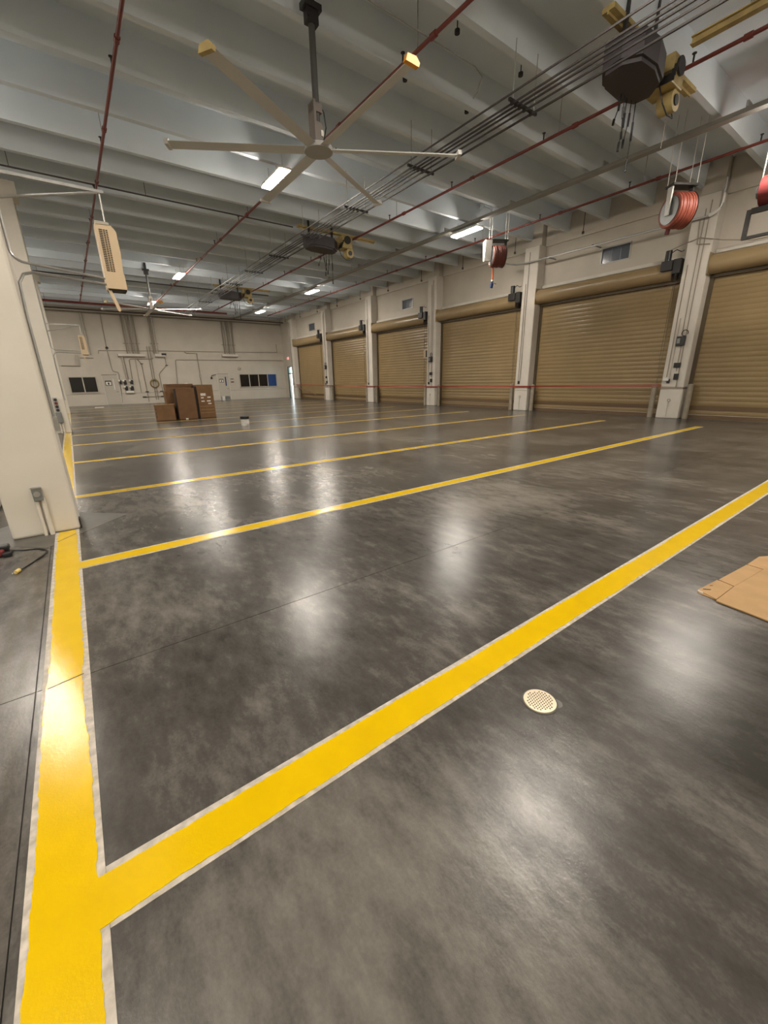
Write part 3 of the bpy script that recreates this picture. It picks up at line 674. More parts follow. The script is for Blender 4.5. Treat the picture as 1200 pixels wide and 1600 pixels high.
# ---- big fans
def make_fan():
    x, y, z = 4.23, 7.42, 5.25; e = thing('ceiling_fan', (x, y, z), '', 'fan', 'large six-blade ceiling fans')
    MB().cyl((x, y, 5.60), (x, y, 7.02), 0.052, 14).build('pole', M['fan_pole'], e, smooth=True)
    mt = MB().box(x-0.10, x+0.10, y-0.06, y+0.06, 6.86, 7.06).box(x-0.15, x+0.15, y-0.09, y+0.09, 7.03, 7.11).box(x-0.05, x+0.05, y-0.04, y+0.04, 7.11, 7.76).build('ceiling_mount', M['dark'], e)
    MB().cyl((x-0.07, y-0.08, 6.93), (x-0.07, y+0.08, 6.93), 0.02, 8).build('bolt', M['dark'], mt)
    mo = MB().cbox(x-0.075, x+0.075, y-0.075, y+0.075, 5.34, 5.62, 0.02).build('motor', M['motor_brown'], e)
    MB().box(x-0.10, x-0.06, y-0.10, y+0.10, 5.28, 5.88).box(x-0.10, x+0.07, y-0.075, y+0.075, 5.74, 5.86).build('bracket', M['motor_brown'], mo)
    MB().cyl((x, y, 5.285), (x, y, 5.34), 0.07, 14).build('gear_flange', M['dark'], mo)
    MB().box(x+0.02, x+0.07, y-0.09, y-0.085, 5.42, 5.50).build('label_plate', M['paper'], mo)
    MB().tube([(x+0.04, y, 5.92), (x+0.14, y, 5.80), (x+0.17, y, 5.60), (x+0.12, y, 5.42), (x+0.08, y, 5.40)], 0.010, 6).build('power_cable', M['black'], mo)
    MB().cyl((x, y, 5.215), (x, y, 5.285), 0.24, 24).build('hub', M['fan_hub'], e, smooth=True)
    for k in range(6):
        a = math.radians(-30+60*k); u = Vector((math.cos(a), math.sin(a), 0)); v = Vector((-u.y, u.x, 0)); c = Vector((x, y, z))
        prof = [(-0.085, -0.012), (-0.06, 0.012), (0.0, 0.022), (0.06, 0.014), (0.085, -0.006), (0.0, -0.008)]
        r0, r1 = 0.20, 2.42
        bl = MB().prism(prof, lambda p, q, t: c + u*t + v*p + Vector((0, 0, q + p*0.18)), r0, r1).build('blade', M['fan'], e)
        MB().prism([(-0.12, -0.03), (-0.09, 0.05), (0.05, 0.06), (0.11, 0.01), (0.09, -0.035)], lambda p, q, t: c + u*t + v*p + Vector((0, 0, q)), r1, r1+0.06).build('winglet', M['orange'] if k == 5 else M['hoist_yellow'] if k == 4 else M['fan'], bl)  # tan tip: the yellow winglet's shade put into its colour
        MB().box(-0.01, 0.01, -0.01, 0.01, 0, 0.02).xf(Matrix.Translation(c+u*0.30+Vector((0, 0, 0.02)))).build('bolt', M['dark'], bl)
    return e
f0 = make_fan(); f0['label'] = 'large pale six-blade ceiling fan with one orange blade tip, in the foreground'
c = copy_tree(f0); c.location = (4.35, 26.05, 5.25); c['label'] = 'distant six-blade ceiling fan with an orange tip, near the far lamps'

# ---- heaters on column brackets
def make_heater():
    yc = 5.80; xb = 0.66; e = thing('wall_bracket', (-0.2, yc, 3.2), '', 'bracket', 'triangular brackets on the left columns')
    MB().box(-0.205, xb+0.04, yc-0.015, yc+0.015, 3.408, 3.434).build('arm', M['galv'], e)
    d = MB().cyl((-0.205, yc, 3.20), (xb, yc, 3.415), 0.013, 8).build('brace', M['galv'], e)
    MB().box(-0.21, -0.195, yc-0.05, yc+0.05, 3.15, 3.48).build('base_plate', M['white'], e)
    h = thing('unit_heater', (xb, yc, 2.48), '', 'heater', 'beige louvred heaters on the left columns')
    MB().cyl((xb, yc, 3.12), (xb, yc, 3.405), 0.007, 6).build('hanger_rod', M['white'], h)
    out = [(0.555, 3.10), (0.70, 3.10), (0.735, 3.05), (0.742, 2.86), (0.735, 2.72), (0.728, 2.68), (0.738, 2.64), (0.742, 2.50), (0.555, 2.50)]
    bo = MB().prism(out, lambda u, v, t: (u, t, v), yc-0.09, yc+0.09).build('cabinet', M['beige'], h)
    MB().box(0.56, 0.68, yc-0.095, yc+0.09, 3.10, 3.125).build('top_flange', M['conduit'], h)
    MB().box(0.565, 0.735, yc-0.08, yc+0.08, 2.485, 2.50).build('bottom_grille', M['slot'], h)
    sl = MB()
    for k in range(24):
        zz = 3.055-k*0.0165
        for xa, xb_ in ((0.580, 0.612), (0.618, 0.636), (0.642, 0.658)): sl.box(xa, xb_, yc-0.0915, yc-0.088, zz-0.0105, zz)
    so = sl.build('louvre_slots', M['slot'], bo); so['kind'] = 'stuff'
    MB().prism([(0.555, 2.50), (0.585, 2.50), (0.645, 2.30), (0.632, 2.275), (0.615, 2.285)], lambda u, v, t: (u, t, v), yc-0.07, yc-0.05).build('deflector_arm', M['beige'], h)
    return e, h
b0, h0_ = make_heater()
b0['label'] = 'white triangular bracket on the large left column holding the beige heater'; h0_['label'] = 'beige louvred heater box hanging beside the large left column'
c = copy_tree(b0); c.location = (-0.2, 17.88, 3.2); c['label'] = 'small white triangular bracket on the second left column'
c = copy_tree(h0_); c.location = (0.70, 17.88, 2.48); c['label'] = 'distant beige heater box beside the second left column'
def column_conduits(yc, label):
    e = thing('column_conduit', (-0.19, yc, 0), label, 'conduit', 'conduits on the left columns')
    x = -0.185
    MB().tube([(x, yc-0.14, 6.6), (x, yc-0.14, 2.72)] + arc((x+0.10, yc-0.14, 2.72), 0.10, math.pi, 1.5*math.pi, 6, ((1, 0, 0), (0, 0, 1))) + [(0.56, yc+0.10, 2.60)], 0.012, 7).build('pipe', M['galv'], e)
    MB().tube([(0.56, yc+0.10, 2.545), (-0.05, yc-0.05, 2.56), (-0.13, yc-0.08, 2.53), (-0.175, yc-0.1, 2.45), (x, yc-0.1, 2.2), (x, yc-0.1, 1.2)], 0.014, 7).build('pipe', M['galv'], e)
    MB().box(-0.20, -0.16, yc-0.16, yc-0.04, 1.05, 1.2).build('junction_box', M['galv'], e)
column_conduits(5.665, 'grey conduit running down the large left column and out to the heater')
column_conduits(17.75, 'grey conduit running down the second left column')

# ---- hose reels over the doors
def make_reel(x, y, z, hose, label, lead, R=0.34):
    e = thing('hose_reel', (x, y, z-R), label, 'hose reel', 'hose reels hanging above the rolling doors')
    rot = Matrix.Translation((x, y, z)) @ Matrix.Rotation(math.radians(-31), 4, 'Z')     # local X is the reel axis
    W = 0.44
    ho = MB()
    for k in range(8):
        xx = -W/2+0.02+k*(W-0.04)/7
        rr = R-0.03+0.012*math.sin(k*2.1)
        ho.tube(arc((xx, 0, 0), rr, 0, 2*math.pi*31/32, 31, ((0, 1, 0), (0, 0, 1))), 0.032, 8, closed=True)
    ho.cyl((-W/2, 0, 0), (W/2, 0, 0), R-0.035, 28)
    ho.xf(rot).build('hose_coil', hose, e, smooth=True)
    for s in (-1, 1):
        fl = MB().cyl((s*(W/2+0.005), 0, 0), (s*(W/2+0.02), 0, 0), R*0.80 if s < 0 else R+0.02, 28).xf(rot).build('flange', M['grey'] if s < 0 else M['dark'], e)
        MB().cyl((s*(W/2+0.02), 0, 0), (s*(W/2+0.05), 0, 0), 0.05, 12).xf(rot).build('hub', M['grey'], fl)
    arm = MB().prism([(-0.17, R+0.14), (0.17, R+0.14), (0.07, -0.16), (-0.07, -0.16)] if lead else [(-0.09, R+0.14), (0.09, R+0.14), (0.06, -0.12), (-0.06, -0.12)], lambda u, v, t: (t, u, v), -W/2-0.30 if lead else -W/2-0.09, -W/2-0.05)
    arm.xf(rot).build('support_arm', M['white'], e)
    MB().box(-W/2-0.30 if lead else -W/2-0.12, W/2+0.14, -0.16, 0.16, R+0.12, R+0.17).xf(rot).build('base_plate', M['dark'], e)
    MB().prism([(-0.07, R+0.14), (0.07, R+0.14), (0.05, -0.1), (-0.05, -0.1)], lambda u, v, t: (t, u, v), W/2+0.06, W/2+0.10).xf(rot).build('support_arm', M['dark'], e)
    for dx in (-W/2-0.08, W/2+0.10):
        for dy in (-0.13, 0.13):
            p = rot @ Vector((dx, dy, R+0.17)); MB().cyl(p, (p.x, p.y, 7.76), 0.009, 6).build('hanger_rod', M['white'], e)
    if lead:
        a, b = rot @ Vector((-0.10, 0.10, -R+0.02)), rot @ Vector((-0.10, 0.12, -R-0.42))
        MB().cyl(a, b, 0.035, 10).build('hose_end', M['hose_orange'], e, smooth=True)
        nz = MB().cyl(b, b+Vector((0, 0, -0.12)), 0.045, 12).cyl(b+Vector((0, 0, -0.12)), b+Vector((0.0, 0.03, -0.26)), 0.062, 12, 0.05).build('nozzle', M['blue'], e, smooth=True)
        MB().cyl(b+Vector((-0.05, -0.02, -0.06)), b+Vector((0.14, -0.08, -0.12)), 0.012, 6).build('lever', M['grey'], nz)
        MB().cyl(b+Vector((0, 0, 0.02)), b+Vector((0, 0, -0.03)), 0.048, 12).build('collar', M['white'], nz)
    else:
        a = rot @ Vector((-0.05, 0.16, -R+0.02)); MB().cyl(a, a+Vector((0, 0.02, -0.12)), 0.055, 10).build('hose_stop', M['maroon'], e)
    return e
make_reel(14.0, 5.50, 5.66, M['hose'], 'hanging hose reel with orange-red hose above the nearest wall pier', False, 0.40)
make_reel(14.0, 11.45, 5.86, M['hose_dark'], 'hanging hose reel with brown hose and a blue nozzle', True, 0.36)
fr = thing('reel_frame', (14.0, 3.5, 4.6), 'black steel frame with a maroon reel at the right edge', 'hose reel')
x, y = 14.0, 3.95
f = MB(); f.box(x-0.05, x+0.05, y-0.08, y, 4.60, 5.22).box(x-0.04, x+0.04, y-1.2, y-0.08, 4.60, 4.66).box(x-0.05, x+0.05, y-1.2, y-0.08, 5.13, 5.24).build('frame', M['dark'], fr)
MB().cyl((x, y-0.20, 5.55), (x, y-0.95, 5.55), 0.30, 24).build('reel_drum', M['maroon'], fr, smooth=True)
MB().cyl((x, y-0.12, 5.55), (x, y-0.20, 5.55), 0.13, 16).build('hub', M['grey'], fr)
for dy in (-0.15, -1.05): MB().cyl((x, y+dy, 5.24), (x, y+dy, 7.76), 0.012, 6).build('hanger_rod', M['white'], fr)

# ---- compressed-air pipe along the right wall
ar = thing('air_pipe', (16.95, 9.4, 6.15), 'grey air pipe running along the right wall above the doors', 'pipe')
MB().tube([(16.98, 5.45, 7.05), (16.98, 5.47, 6.36), (16.98, 5.52, 6.26), (16.98, 5.66, 6.18), (16.98, 5.8, 6.15), (16.98, 7.0, 6.16), (16.98, 12.2, 6.20), (16.90, 12.75, 6.22), (16.5, 13.0, 6.26), (15.2, 12.2, 6.2), (14.35, 11.5, 6.0)], 0.032, 8).build('pipe', M['galv'], ar, smooth=True)
MB().cyl((16.98, 5.45, 6.66), (16.98, 5.45, 6.40), 0.035, 10).build('glare_drop', M['white'], ar)  # white here paints the glare on the drop pipe
MB().tube([(16.98, 5.50, 6.30), (16.98, 5.60, 6.21), (16.98, 5.75, 6.16)], 0.055, 10).build('elbow', M['white'], ar, smooth=True)
for yy in (6.9, 9.4, 11.3): MB().box(16.94, XW-0.003, yy-0.02, yy+0.02, 6.20, 6.235).build('bracket', M['grey'], ar)
wc = thing('wall_conduit', (17.0, 5.9, 5.3), 'thin conduit bending across the top of the nearest wall pier', 'conduit')
MB().tube([(17.07, 6.8, 5.42), (17.07, 6.3, 5.55), (17.07, 5.9, 5.62), (17.07, 5.3, 5.42), (17.4, 4.6, 5.30), (17.45, 1.5, 5.30)], 0.014, 6).build('pipe', M['conduit_dark'], wc)
MB().tube([(17.07, 6.0, 6.1), (17.07, 5.95, 5.45), (17.07, 5.6, 5.38)], 0.014, 6).build('pipe', M['conduit_dark'], wc)
# sprinkler drops along the right wall
for k, yy in enumerate([s for s in stem_y if 8 < s < 38][::2]):
    e = thing('sprinkler_drop', (17.1, yy+0.5, 6.7), 'small dark pendant sprinkler hanging along the right wall top', 'sprinkler', 'pendant sprinklers along the right wall')
    MB().cyl((16.9, yy+0.5, 6.72), (16.9, yy+0.5, 7.75), 0.014, 6).build('drop_pipe', M['dark_pipe'], e)
    MB().cyl((16.9, yy+0.5, 6.66), (16.9, yy+0.5, 6.74), 0.045, 8).build('head', M['dark_pipe'], e)
k = 0
for yy in (6.95, 8.45, 9.9, 11.6, 14.6):
    for x in (3.1, 7.0, 8.9):
        e = thing('ceiling_anchor', (x, yy, 7.6), 'tiny dark pendant fixing dotted over the ceiling slab', 'fixing', 'dark fixings dotted over the ceiling')
        MB().cyl((x, yy, 7.55), (x, yy, 7.76), 0.012, 6).build('stud', M['dark'], e)
        MB().cyl((x, yy, 7.50), (x, yy, 7.56), 0.05, 8).build('head', M['dark'], e)

# ================================================================== FAR WALL SERVICES
def far_tube(pts, r, m, parent, name='pipe', d=0.04):
    return MB().tube([(px_, YF-d, pz) for px_, pz in pts], r, 6).build(name, m, parent)
def far_thing(name, x, z, label, cat, group=None): return thing(name, (x, YF-0.02, z), label, cat, group)
e = far_thing('conduit_run', 5.5, 4.1, 'long horizontal conduit across the far wall, above the wireway trays', 'conduit')
far_tube([(2.40, 3.85), (2.42, 4.08), (7.2, 4.15), (11.6, 4.17), (17.0, 4.24)], 0.022, M['conduit_dark'], e); far_tube([(17.0, 4.24), (16.98, 5.0)], 0.022, M['conduit_dark'], e)
e = far_thing('conduit_run', 12.5, 3.45, 'horizontal conduit across the far wall, below the wireway trays', 'conduit')
far_tube([(7.62, 1.2), (7.78, 3.40), (7.85, 3.46), (17.4, 3.5)], 0.025, M['conduit_dark'], e)
e = far_thing('conduit_run', 9.2, 1.5, 'stepped conduit dropping down the far wall behind the cartons', 'conduit')
far_tube([(8.58, 4.11), (8.76, 4.01), (9.58, 4.0), (9.60, 1.5), (9.60, 0.1)], 0.035, M['conduit_dark'], e, d=0.05); MB().box(9.52, 9.70, YF-0.10, YF-0.004, 2.0, 2.25).build('junction_box', M['conduit'], e)
e = far_thing('conduit_run', 3.1, 0, 'bent conduit beside the left far door with a round box', 'conduit')
far_tube([(3.04, 6.7), (3.0, 4.3), (3.06, 2.7), (3.12, 2.55), (3.42, 2.48), (3.45, 2.3), (3.30, 0.1)], 0.02, M['conduit_dark'], e); MB().cyl((3.02, YF-0.1, 4.28), (3.02, YF-0.004, 4.28), 0.10, 12).build('round_box', M['dark'], e)
e = far_thing('pipe_riser', 5.9, 0.2, 'pair of tall thin pipes behind the coiled yellow hose', 'pipe')
far_tube([(5.80, 4.46), (5.80, 0.25)], 0.03, M['conduit_dark'], e, d=0.05); far_tube([(5.97, 4.46), (5.96, 0.25)], 0.03, M['conduit_dark'], e, d=0.05)
for z in (0.52, 0.93, 1.92): MB().box(5.72, 6.05, YF-0.03, YF-0.005, z-0.02, z+0.02).build('clamp', M['conduit_dark'], e)
e = far_thing('pipe_run', 5.0, 1.0, 'bent pipes with valve handles left of the coiled hose', 'pipe')
far_tube([(4.32, 1.95), (4.36, 3.40), (4.45, 3.48), (6.05, 3.50), (6.10, 3.62)], 0.03, M['conduit_dark'], e); far_tube([(4.95, 3.46), (5.19, 3.13), (5.22, 0.1)], 0.028, M['conduit_dark'], e); far_tube([(4.80, 3.44), (4.78, 0.87)], 0.018, M['conduit_dark'], e)
MB().box(5.08, 5.34, YF-0.08, YF-0.02, 0.90, 0.96).build('valve', M['dark'], e); MB().box(5.10, 5.30, YF-0.08, YF-0.02, 3.10, 3.15).build('valve', M['dark'], e)
e = far_thing('pipe_run', 6.6, 1.0, 'bent pipes right of the coiled hose', 'pipe')
far_tube([(7.0, 3.68), (7.03, 3.0), (6.45, 2.45), (6.35, 2.3), (6.42, 0.1)], 0.028, M['conduit_dark'], e); far_tube([(4.86, 0.52), (6.62, 0.53)], 0.025, M['conduit_dark'], e)
for x in (4.95, 6.3): MB().box(x-0.13, x+0.13, YF-0.09, YF-0.02, 0.49, 0.56).build('valve', M['dark'], e)
MB().box(6.17, 6.43, YF-0.09, YF-0.02, 0.91, 0.97).build('valve', M['dark'], e); MB().box(6.93, 7.13, YF-0.09, YF-0.02, 2.98, 3.04).build('valve', M['dark'], e)
def tray(x0, x1, z0, z1, label):
    e = far_thing('wireway_tray', (x0+x1)/2, z0, label, 'wireway', 'wireway trays on the far wall')
    MB().box(x0, x1, YF-0.25, YF-0.01, z0, z1).build('trough', M['pier'], e); MB().box(x0, x1, YF-0.255, YF-0.01, z0-0.04, z0).build('bottom_lip', M['conduit_dark'], e)
tray(3.65, 5.55, 3.70, 3.86, 'long cream wireway tray at the left of the far wall'); tray(6.27, 7.0, 3.70, 3.90, 'short cream wireway tray right of the long left tray'); tray(11.70, 13.10, 3.80, 3.98, 'cream wireway tray above the right far door')
MB().box(6.75, 7.12, YF-0.28, YF-0.255, 3.80, 3.95).build('cable_gland', M['dark'], COL.objects['wireway_tray.001'])
def riser(xa, xb, z0, z1, nn, label, r=0.05):
    e = far_thing('conduit_bank', (xa+xb)/2, z0, label, 'conduit', 'conduit banks rising on the far wall')
    for k in range(nn):
        x = xa+(xb-xa)*k/max(1, nn-1); far_tube([(x, z0), (x, z1)], r, M['conduit'] if k % 2 else M['conduit_dark'], e, d=0.12)
    MB().box(xa-0.2, xb+0.2, YF-0.06, YF-0.01, z0+(0.75), z0+0.80).build('strut', M['conduit_dark'], e)
riser(4.35, 5.15, 3.88, 6.72, 5, 'bank of vertical conduits rising from the long left wireway tray'); riser(6.27, 6.5, 3.92, 6.72, 2, 'pair of thick conduits rising from the short wireway tray', 0.07); riser(12.0, 12.85, 4.0, 6.72, 5, 'bank of vertical conduits rising from the right wireway tray')
e = far_thing('conduit_bank', 3.92, 1.9, 'thick conduit dropping from the left tray to the black switches', 'conduit'); far_tube([(3.90, 3.66), (3.94, 1.95)], 0.07, M['conduit'], e, d=0.08); far_tube([(4.0, 3.66), (4.04, 1.95)], 0.03, M['conduit_dark'], e, d=0.08)
e = far_thing('conduit_run', 1.0, 3.0, 'stepped grey conduit above the dark two-pane window', 'conduit')
far_tube([(-0.1, 2.96), (1.05, 2.93)], 0.03, M['conduit_dark'], e); far_tube([(1.15, 3.52), (2.0, 3.52)], 0.03, M['conduit_dark'], e); MB().box(0.88, 1.03, YF-0.15, YF-0.004, 3.05, 3.72).build('box', M['conduit'], e); far_tube([(1.82, 6.7), (1.82, 3.75)], 0.07, M['conduit'], e, d=0.08)
for q, (x, z, w, hh) in enumerate(((3.44, 1.73, 0.14, 0.30), (3.76, 1.70, 0.20, 0.34), (4.22, 1.73, 0.22, 0.30), (3.77, 1.24, 0.20, 0.34), (4.17, 1.23, 0.24, 0.36))):
    e = far_thing('disconnect_switch', x, z-hh/2, ['leftmost small black switch on the far wall', 'upper middle black switch with a white cap on the far wall', 'upper right black switch on the far wall', 'lower left black switch above the white sill box', 'lower right black switch above the white sill box'][q], 'switch', 'black switches on the far wall')
    MB().cbox(x-w/2, x+w/2, YF-0.14, YF-0.01, z-hh/2, z+hh/2, 0.02, 1).build('enclosure', M['black'], e)
    MB().box(x-w/2-0.06, x-w/2+0.06, YF-0.17, YF-0.14, z+hh/2-0.10, z+hh/2+0.02).build('white_cap', M['paper'], e)
    MB().cyl((x+0.02, YF-0.14, z), (x+0.02, YF-0.18, z), 0.045, 8).build('knob', M['dark'], e)
e = far_thing('sill_box', 3.97, 0.86, 'white shallow box below the black switches on the far wall', 'box'); MB().cbox(3.70, 4.26, YF-0.12, YF-0.005, 0.87, 1.03, 0.015, 1).build('body', M['paper'], e); MB().box(3.66, 4.30, YF-0.13, YF-0.005, 0.84, 0.87).build('lip', M['conduit_dark'], e)
e = far_thing('coiled_hose', 5.87, 1.25, 'coiled yellow hose hanging on the far wall', 'hose')
for q in range(3): MB().tube(arc((5.87, YF-0.10-0.03*q, 1.57), 0.33-0.02*q, 0, 2*math.pi*39/40, 39, ((1, 0, 0), (0, 0, 1))), 0.026, 6, closed=True).build('coil', M['brass'], e)
MB().cyl((5.87, YF-0.2, 1.88), (5.87, YF-0.004, 1.88), 0.03, 8).build('peg', M['dark'], e)
for q, (z, lab) in enumerate(((1.85, 'upper small switch plate right of the right far door'), (1.58, 'lower small switch plate right of the right far door'))):
    e = far_thing('switch_plate', 12.35, z, lab, 'switch', 'switch plates beside the right far door'); MB().cbox(12.22, 12.5, YF-0.03, YF-0.002, z-0.045, z+0.045, 0.008, 1).build('plate', M['maroon'] if q else M['grey'], e); MB().box(12.33, 12.39, YF-0.04, YF-0.03, z-0.02, z+0.02).build('toggle', M['dark'], e)
e = far_thing('alarm_horn', 13.15, 2.65, 'small round alarm horn above the four-pane window', 'alarm'); MB().cyl((13.15, YF-0.10, 2.76), (13.15, YF, 2.76), 0.15, 16).build('dish', M['conduit'], e); MB().cyl((13.18, YF-0.13, 2.74), (13.18, YF-0.10, 2.74), 0.07, 12).build('speaker', M['conduit_dark'], e)
e = far_thing('wall_lamp', 10.7, 2.1, 'small arm lamp fixed left of the right far door', 'lamp'); far_tube([(10.52, 2.0), (10.56, 2.16), (10.95, 2.26)], 0.025, M['dark'], e, 'arm', 0.10); MB().cyl((10.52, YF-0.1, 2.02), (10.50, YF-0.16, 1.92), 0.06, 10, 0.09).build('head', M['dark'], e)

# ================================================================== THINGS ON THE LEFT COLUMNS
e = thing('outlet_box', (-0.46, 5.36, 0.38), 'grey outlet box with two conduits low on the large left column', 'outlet')
y = 5.38
bx_ = MB().cbox(-0.515, -0.435, y-0.06, y, 0.38, 0.52, 0.008).build('enclosure', M['grey'], e)
MB().cyl((-0.478, y-0.068, 0.455), (-0.478, y-0.06, 0.455), 0.028, 14).build('receptacle', M['galv'], bx_); MB().box(-0.52, -0.43, y-0.068, y-0.055, 0.515, 0.525).build('hood', M['galv'], bx_)
MB().cyl((-0.498, y-0.025, 0.002), (-0.498, y-0.025, 0.38), 0.017, 10).build('conduit', M['column'], e, smooth=True); MB().cyl((-0.445, y-0.025, 0.002), (-0.445, y-0.025, 0.40), 0.021, 10).build('conduit', M['column'], e, smooth=True)
e = thing('gauge_panel', (-0.42, 17.4, 0.32), 'grey box with a row of dark gauges on the second left column', 'panel')
y = 17.465
MB().cbox(-0.52, -0.36, y-0.12, y, 0.34, 0.68, 0.01).build('enclosure', M['grey'], e)
MB().box(-0.50, -0.38, y-0.05, y, 0.68, 1.15).build('backboard', M['galv'], e)
for q in range(4): MB().cyl((-0.43, y-0.05, 0.75+0.11*q), (-0.43, y-0.10, 0.75+0.11*q), 0.045, 10).build('gauge', M['maroon'] if q == 2 else M['dark'], e)
MB().cyl((-0.47, y-0.04, 0.0), (-0.47, y-0.04, 0.34), 0.025, 8).build('conduit', M['column'], e); MB().cyl((-0.40, y-0.04, 0.0), (-0.40, y-0.04, 0.34), 0.025, 8).build('conduit', M['column'], e)

# ================================================================== THINGS ON THE FLOOR
dr_ = thing('floor_cleanout', (1.53, 0.83, 0), 'round perforated metal cleanout cover set in the floor', 'floor cover')
cx, cyy, R = 1.53, 0.83, 0.077
MB().cyl((cx, cyy, 0.0004), (cx, cyy, 0.0022), R+0.006, 40).build('rim', M['joint'], dr_)
MB().cyl((cx, cyy, 0.002), (cx, cyy, 0.0065), R, 40, R-0.002).build('cover_plate', M['steel_lid'], dr_)
ho = MB(); s = 0.0135
for i in range(-6, 7):
    for j in range(-6, 7):
        px_, py_ = (i+0.5*(j % 2))*s, j*s*0.87
        if math.hypot(px_, py_) < R-0.015: ho.cyl((cx+px_, cyy+py_, 0.0062), (cx+px_, cyy+py_, 0.0070), 0.0042, 8)
hh = ho.build('perforations', M['hole'], dr_); hh['kind'] = 'stuff'
pw = MB().prism([(cx+0.05+0.03*math.cos(t)*1.0, cyy-0.055+0.03*math.sin(t)) for t in [k*0.52 for k in range(12)]], lambda u, v, t: (u, v, t), 0.0003, 0.0012).build('grout_patch', M['iso'], dr_)

cbd = thing('cardboard_sheet', (3.9, 0.4, 0), 'flattened brown cardboard carton lying on the floor at the right', 'cardboard')
def sheet(poly, z0, z1, name, m, holes=None):
    return MB().prism(poly, lambda u, v, t: (u, v, t), z0, z1).build(name, m, cbd)
# lower ply of flaps, then the upper body panel; flaps separated by slots
sheet([(3.33, 0.735), (4.42, 0.622), (4.70, 0.46), (3.31, 0.56)], 0.0015, 0.0045, 'under_ply', M['card'])
sheet([(3.37, 0.748), (3.655, 0.712), (3.620, 0.606), (3.315, 0.622)], 0.004, 0.010, 'corner_flap', M['card'])
sheet([(3.672, 0.706), (4.150, 0.652), (4.133, 0.548), (3.636, 0.603)], 0.004, 0.010, 'long_flap', M['card'])
sheet([(4.168, 0.650), (4.43, 0.632), (4.70, 0.470), (4.152, 0.544)], 0.004, 0.010, 'end_flap', M['card'])
sheet([(3.285, 0.616), (3.63, 0.601), (4.16, 0.542), (4.75, 0.466), (4.75, -0.02), (3.20, 0.02)], 0.004, 0.012, 'body_panel', M['card'])
sheet([(3.40, 0.728), (3.43, 0.690), (3.45, 0.690), (3.42, 0.728)], 0.0102, 0.0108, 'tear', M['slot'])
sheet([(3.50, 0.715), (3.52, 0.700), (3.53, 0.702), (3.515, 0.716)], 0.0102, 0.0108, 'tear', M['slot'])
sheet([(3.345, 0.742), (3.37, 0.747), (3.36, 0.715), (3.335, 0.705)], 0.005, 0.0104, 'frayed_corner', M['conduit'])

def carton(name, x0, x1, y0, y1, h, m, label, rz=0.0):
    e = thing(name, ((x0+x1)/2, (y0+y1)/2, 0), label, 'carton', 'brown cartons standing in the middle of the floor')
    o = MB().cbox(x0, x1, y0, y1, 0, h, 0.012, 1).build('carton_body', m, e); e.rotation_euler = (0, 0, rz)
    return e
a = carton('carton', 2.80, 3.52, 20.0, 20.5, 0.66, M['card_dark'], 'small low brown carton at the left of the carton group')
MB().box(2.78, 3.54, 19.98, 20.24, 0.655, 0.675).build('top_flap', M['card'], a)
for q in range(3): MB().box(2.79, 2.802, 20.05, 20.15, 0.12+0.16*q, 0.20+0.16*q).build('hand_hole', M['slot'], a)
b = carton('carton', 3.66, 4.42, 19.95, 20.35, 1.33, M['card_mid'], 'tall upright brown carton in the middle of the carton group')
MB().box(3.64, 3.665, 19.97, 20.33, 0.05, 1.3).build('gap_shade', M['slot'], b); MB().box(3.9, 4.0, 19.94, 19.952, 0.0, 0.05).build('floor_label', M['paper'], b)  # dark strip beside the tall carton: shade of the gap put in as colour
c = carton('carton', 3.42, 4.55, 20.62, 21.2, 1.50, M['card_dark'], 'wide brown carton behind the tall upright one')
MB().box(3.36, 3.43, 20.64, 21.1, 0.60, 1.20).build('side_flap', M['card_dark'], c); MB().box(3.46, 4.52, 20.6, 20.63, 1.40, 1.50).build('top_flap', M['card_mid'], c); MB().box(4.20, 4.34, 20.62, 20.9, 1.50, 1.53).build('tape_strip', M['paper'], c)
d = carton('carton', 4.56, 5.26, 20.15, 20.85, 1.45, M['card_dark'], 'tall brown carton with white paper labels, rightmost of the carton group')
for (u0, u1, z0, z1) in ((0.14, 0.36, 0.97, 1.08), (0.14, 0.26, 0.86, 0.91), (0.42, 0.56, 0.87, 0.93), (0.14, 0.28, 0.71, 0.76), (0.38, 0.54, 0.71, 0.77), (0.42, 0.56, 0.60, 0.65)):
    MB().box(4.56+u0, 4.56+u1, 20.142, 20.152, z0, z1).build('paper_label', M['paper'], d)
for z in (0.22, 0.36, 0.50): MB().box(4.60, 5.22, 20.143, 20.152, z, z+0.015).build('strap', M['card'], d)
MB().box(4.46, 4.56, 20.2, 20.6, 0.02, 1.38).build('gap_shade', M['slot'], d)  # dark sheet colours in the shaded gap between the two tall cartons

def lathe(prof, c, n=28):
    b = MB()
    for (ra, za), (rb, zb) in zip(prof, prof[1:]): b.cyl((c[0], c[1], za), (c[0], c[1], zb), max(ra, 0.001), n, max(rb, 0.001), caps=False)
    b.cyl((c[0], c[1], prof[0][1]), (c[0], c[1], prof[0][1]+0.001), prof[0][0], n); return b
e = thing('paint_bucket', (4.96, 15.25, 0), 'white plastic bucket with a black lid standing on the floor', 'bucket')
bd = lathe([(0.132, 0.0), (0.150, 0.235)], (4.96, 15.25)).build('bucket_body', M['white'], e, smooth=True)
MB().cyl((4.96, 15.25, 0.23), (4.96, 15.25, 0.325), 0.162, 28).build('lid', M['black'], e)
MB().tube(arc((4.96, 15.095, 0.20), 0.13, math.pi, 2*math.pi, 12, ((1, 0, 0), (0, 0, 1))), 0.004, 5).build('bail_handle', M['galv'], e)
MB().box(4.98, 5.06, 15.095, 15.11, 0.06, 0.14).build('label_patch', M['paper'], e)
e = thing('paint_bucket', (11.2, 39.6, 0), 'small white bucket on the floor in front of the right far door', 'bucket')
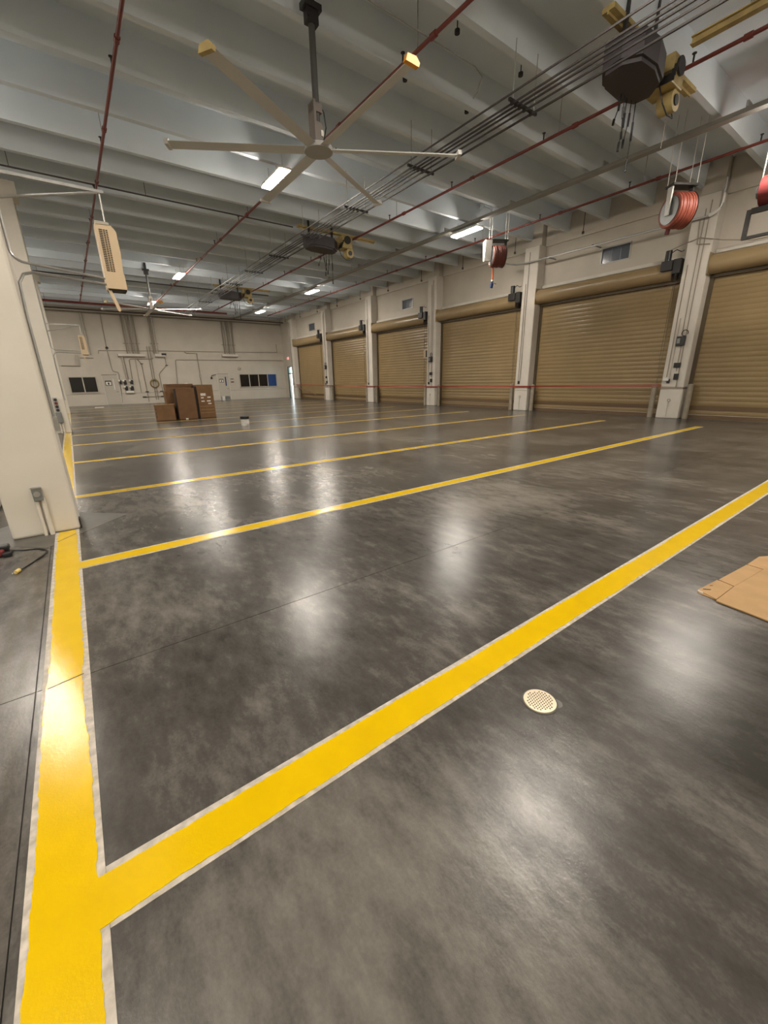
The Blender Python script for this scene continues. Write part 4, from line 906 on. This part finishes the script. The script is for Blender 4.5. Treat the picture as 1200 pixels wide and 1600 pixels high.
lathe([(0.12, 0.0), (0.14, 0.33)], (11.2, 39.6)).build('bucket_body', M['white'], e, smooth=True); MB().cyl((11.2, 39.6, 0.32), (11.2, 39.6, 0.35), 0.15, 24).build('lid', M['white'], e)
e = thing('paper_scrap', (1.46, 35.9, 0), 'small white scrap lying on the far left floor', 'paper')
MB().prism([(1.2, 35.7), (1.75, 35.75), (1.72, 36.1), (1.25, 36.05)], lambda u, v, t: (u, v, t), 0.002, 0.03).build('sheet', M['paper'], e)

# power tool with cable at the foot of the large column
e = thing('power_tool', (-0.85, 4.95, 0), 'red and black power tool at the left edge, with a black cable', 'power tool')
MB().cbox(-1.15, -0.78, 4.86, 5.02, 0.012, 0.075, 0.015).build('tool_body', M['maroon'], e)
MB().cbox(-1.0, -0.745, 4.90, 4.99, 0.05, 0.10, 0.012).build('motor_cover', M['black'], e)
MB().cbox(-0.80, -0.73, 4.84, 4.94, 0.006, 0.05, 0.01).build('foot', M['black'], e)
cab = [(-0.76, 4.97, 0.03), (-0.66, 4.955, 0.008), (-0.57, 4.93, 0.007), (-0.50, 4.86, 0.007), (-0.475, 4.77, 0.007), (-0.495, 4.69, 0.007), (-0.54, 4.60, 0.007), (-0.59, 4.50, 0.007), (-0.625, 4.43, 0.009), (-0.65, 4.375, 0.015)]
def smooth_pts(P, n=6):
    P = [Vector(p) for p in P]; out = []
    for i in range(len(P)-1):
        p0, p1, p2, p3 = P[max(i-1, 0)], P[i], P[i+1], P[min(i+2, len(P)-1)]
        for k in range(n):
            t = k/n; out.append(0.5*((2*p1)+(p2-p0)*t+(2*p0-5*p1+4*p2-p3)*t*t+(3*p1-p0-3*p2+p3)*t**3))
    return out+[P[-1]]
MB().tube(smooth_pts(cab), 0.007, 8).build('cable', M['black'], e, smooth=True)
pl = MB().cyl((-0.648, 4.38, 0.017), (-0.668, 4.335, 0.017), 0.016, 14).build('plug', M['plug'], e, smooth=True)
for dx in (-0.008, 0.008): MB().box(-0.678+dx-0.002, -0.678+dx+0.002, 4.30, 4.325, 0.017, 0.024).build('prong', M['galv'], pl)
# crate glimpsed left of the large column
e = thing('supply_crate', (-1.3, 7.2, 0), 'grey crate with dark fittings glimpsed left of the large column', 'crate')
MB().cbox(-1.85, -1.02, 6.95, 7.6, 0.01, 0.34, 0.02).build('crate_body', M['conduit'], e)
MB().box(-1.85, -1.0, 6.93, 7.62, 0.34, 0.37).build('rim', M['paper'], e)
MB().box(-1.3, -1.05, 6.93, 6.95, 0.12, 0.17).build('latch', M['black'], e)
MB().cbox(-1.6, -1.08, 7.0, 7.4, 0.37, 0.52, 0.02).build('lid_case', M['blue'], e)
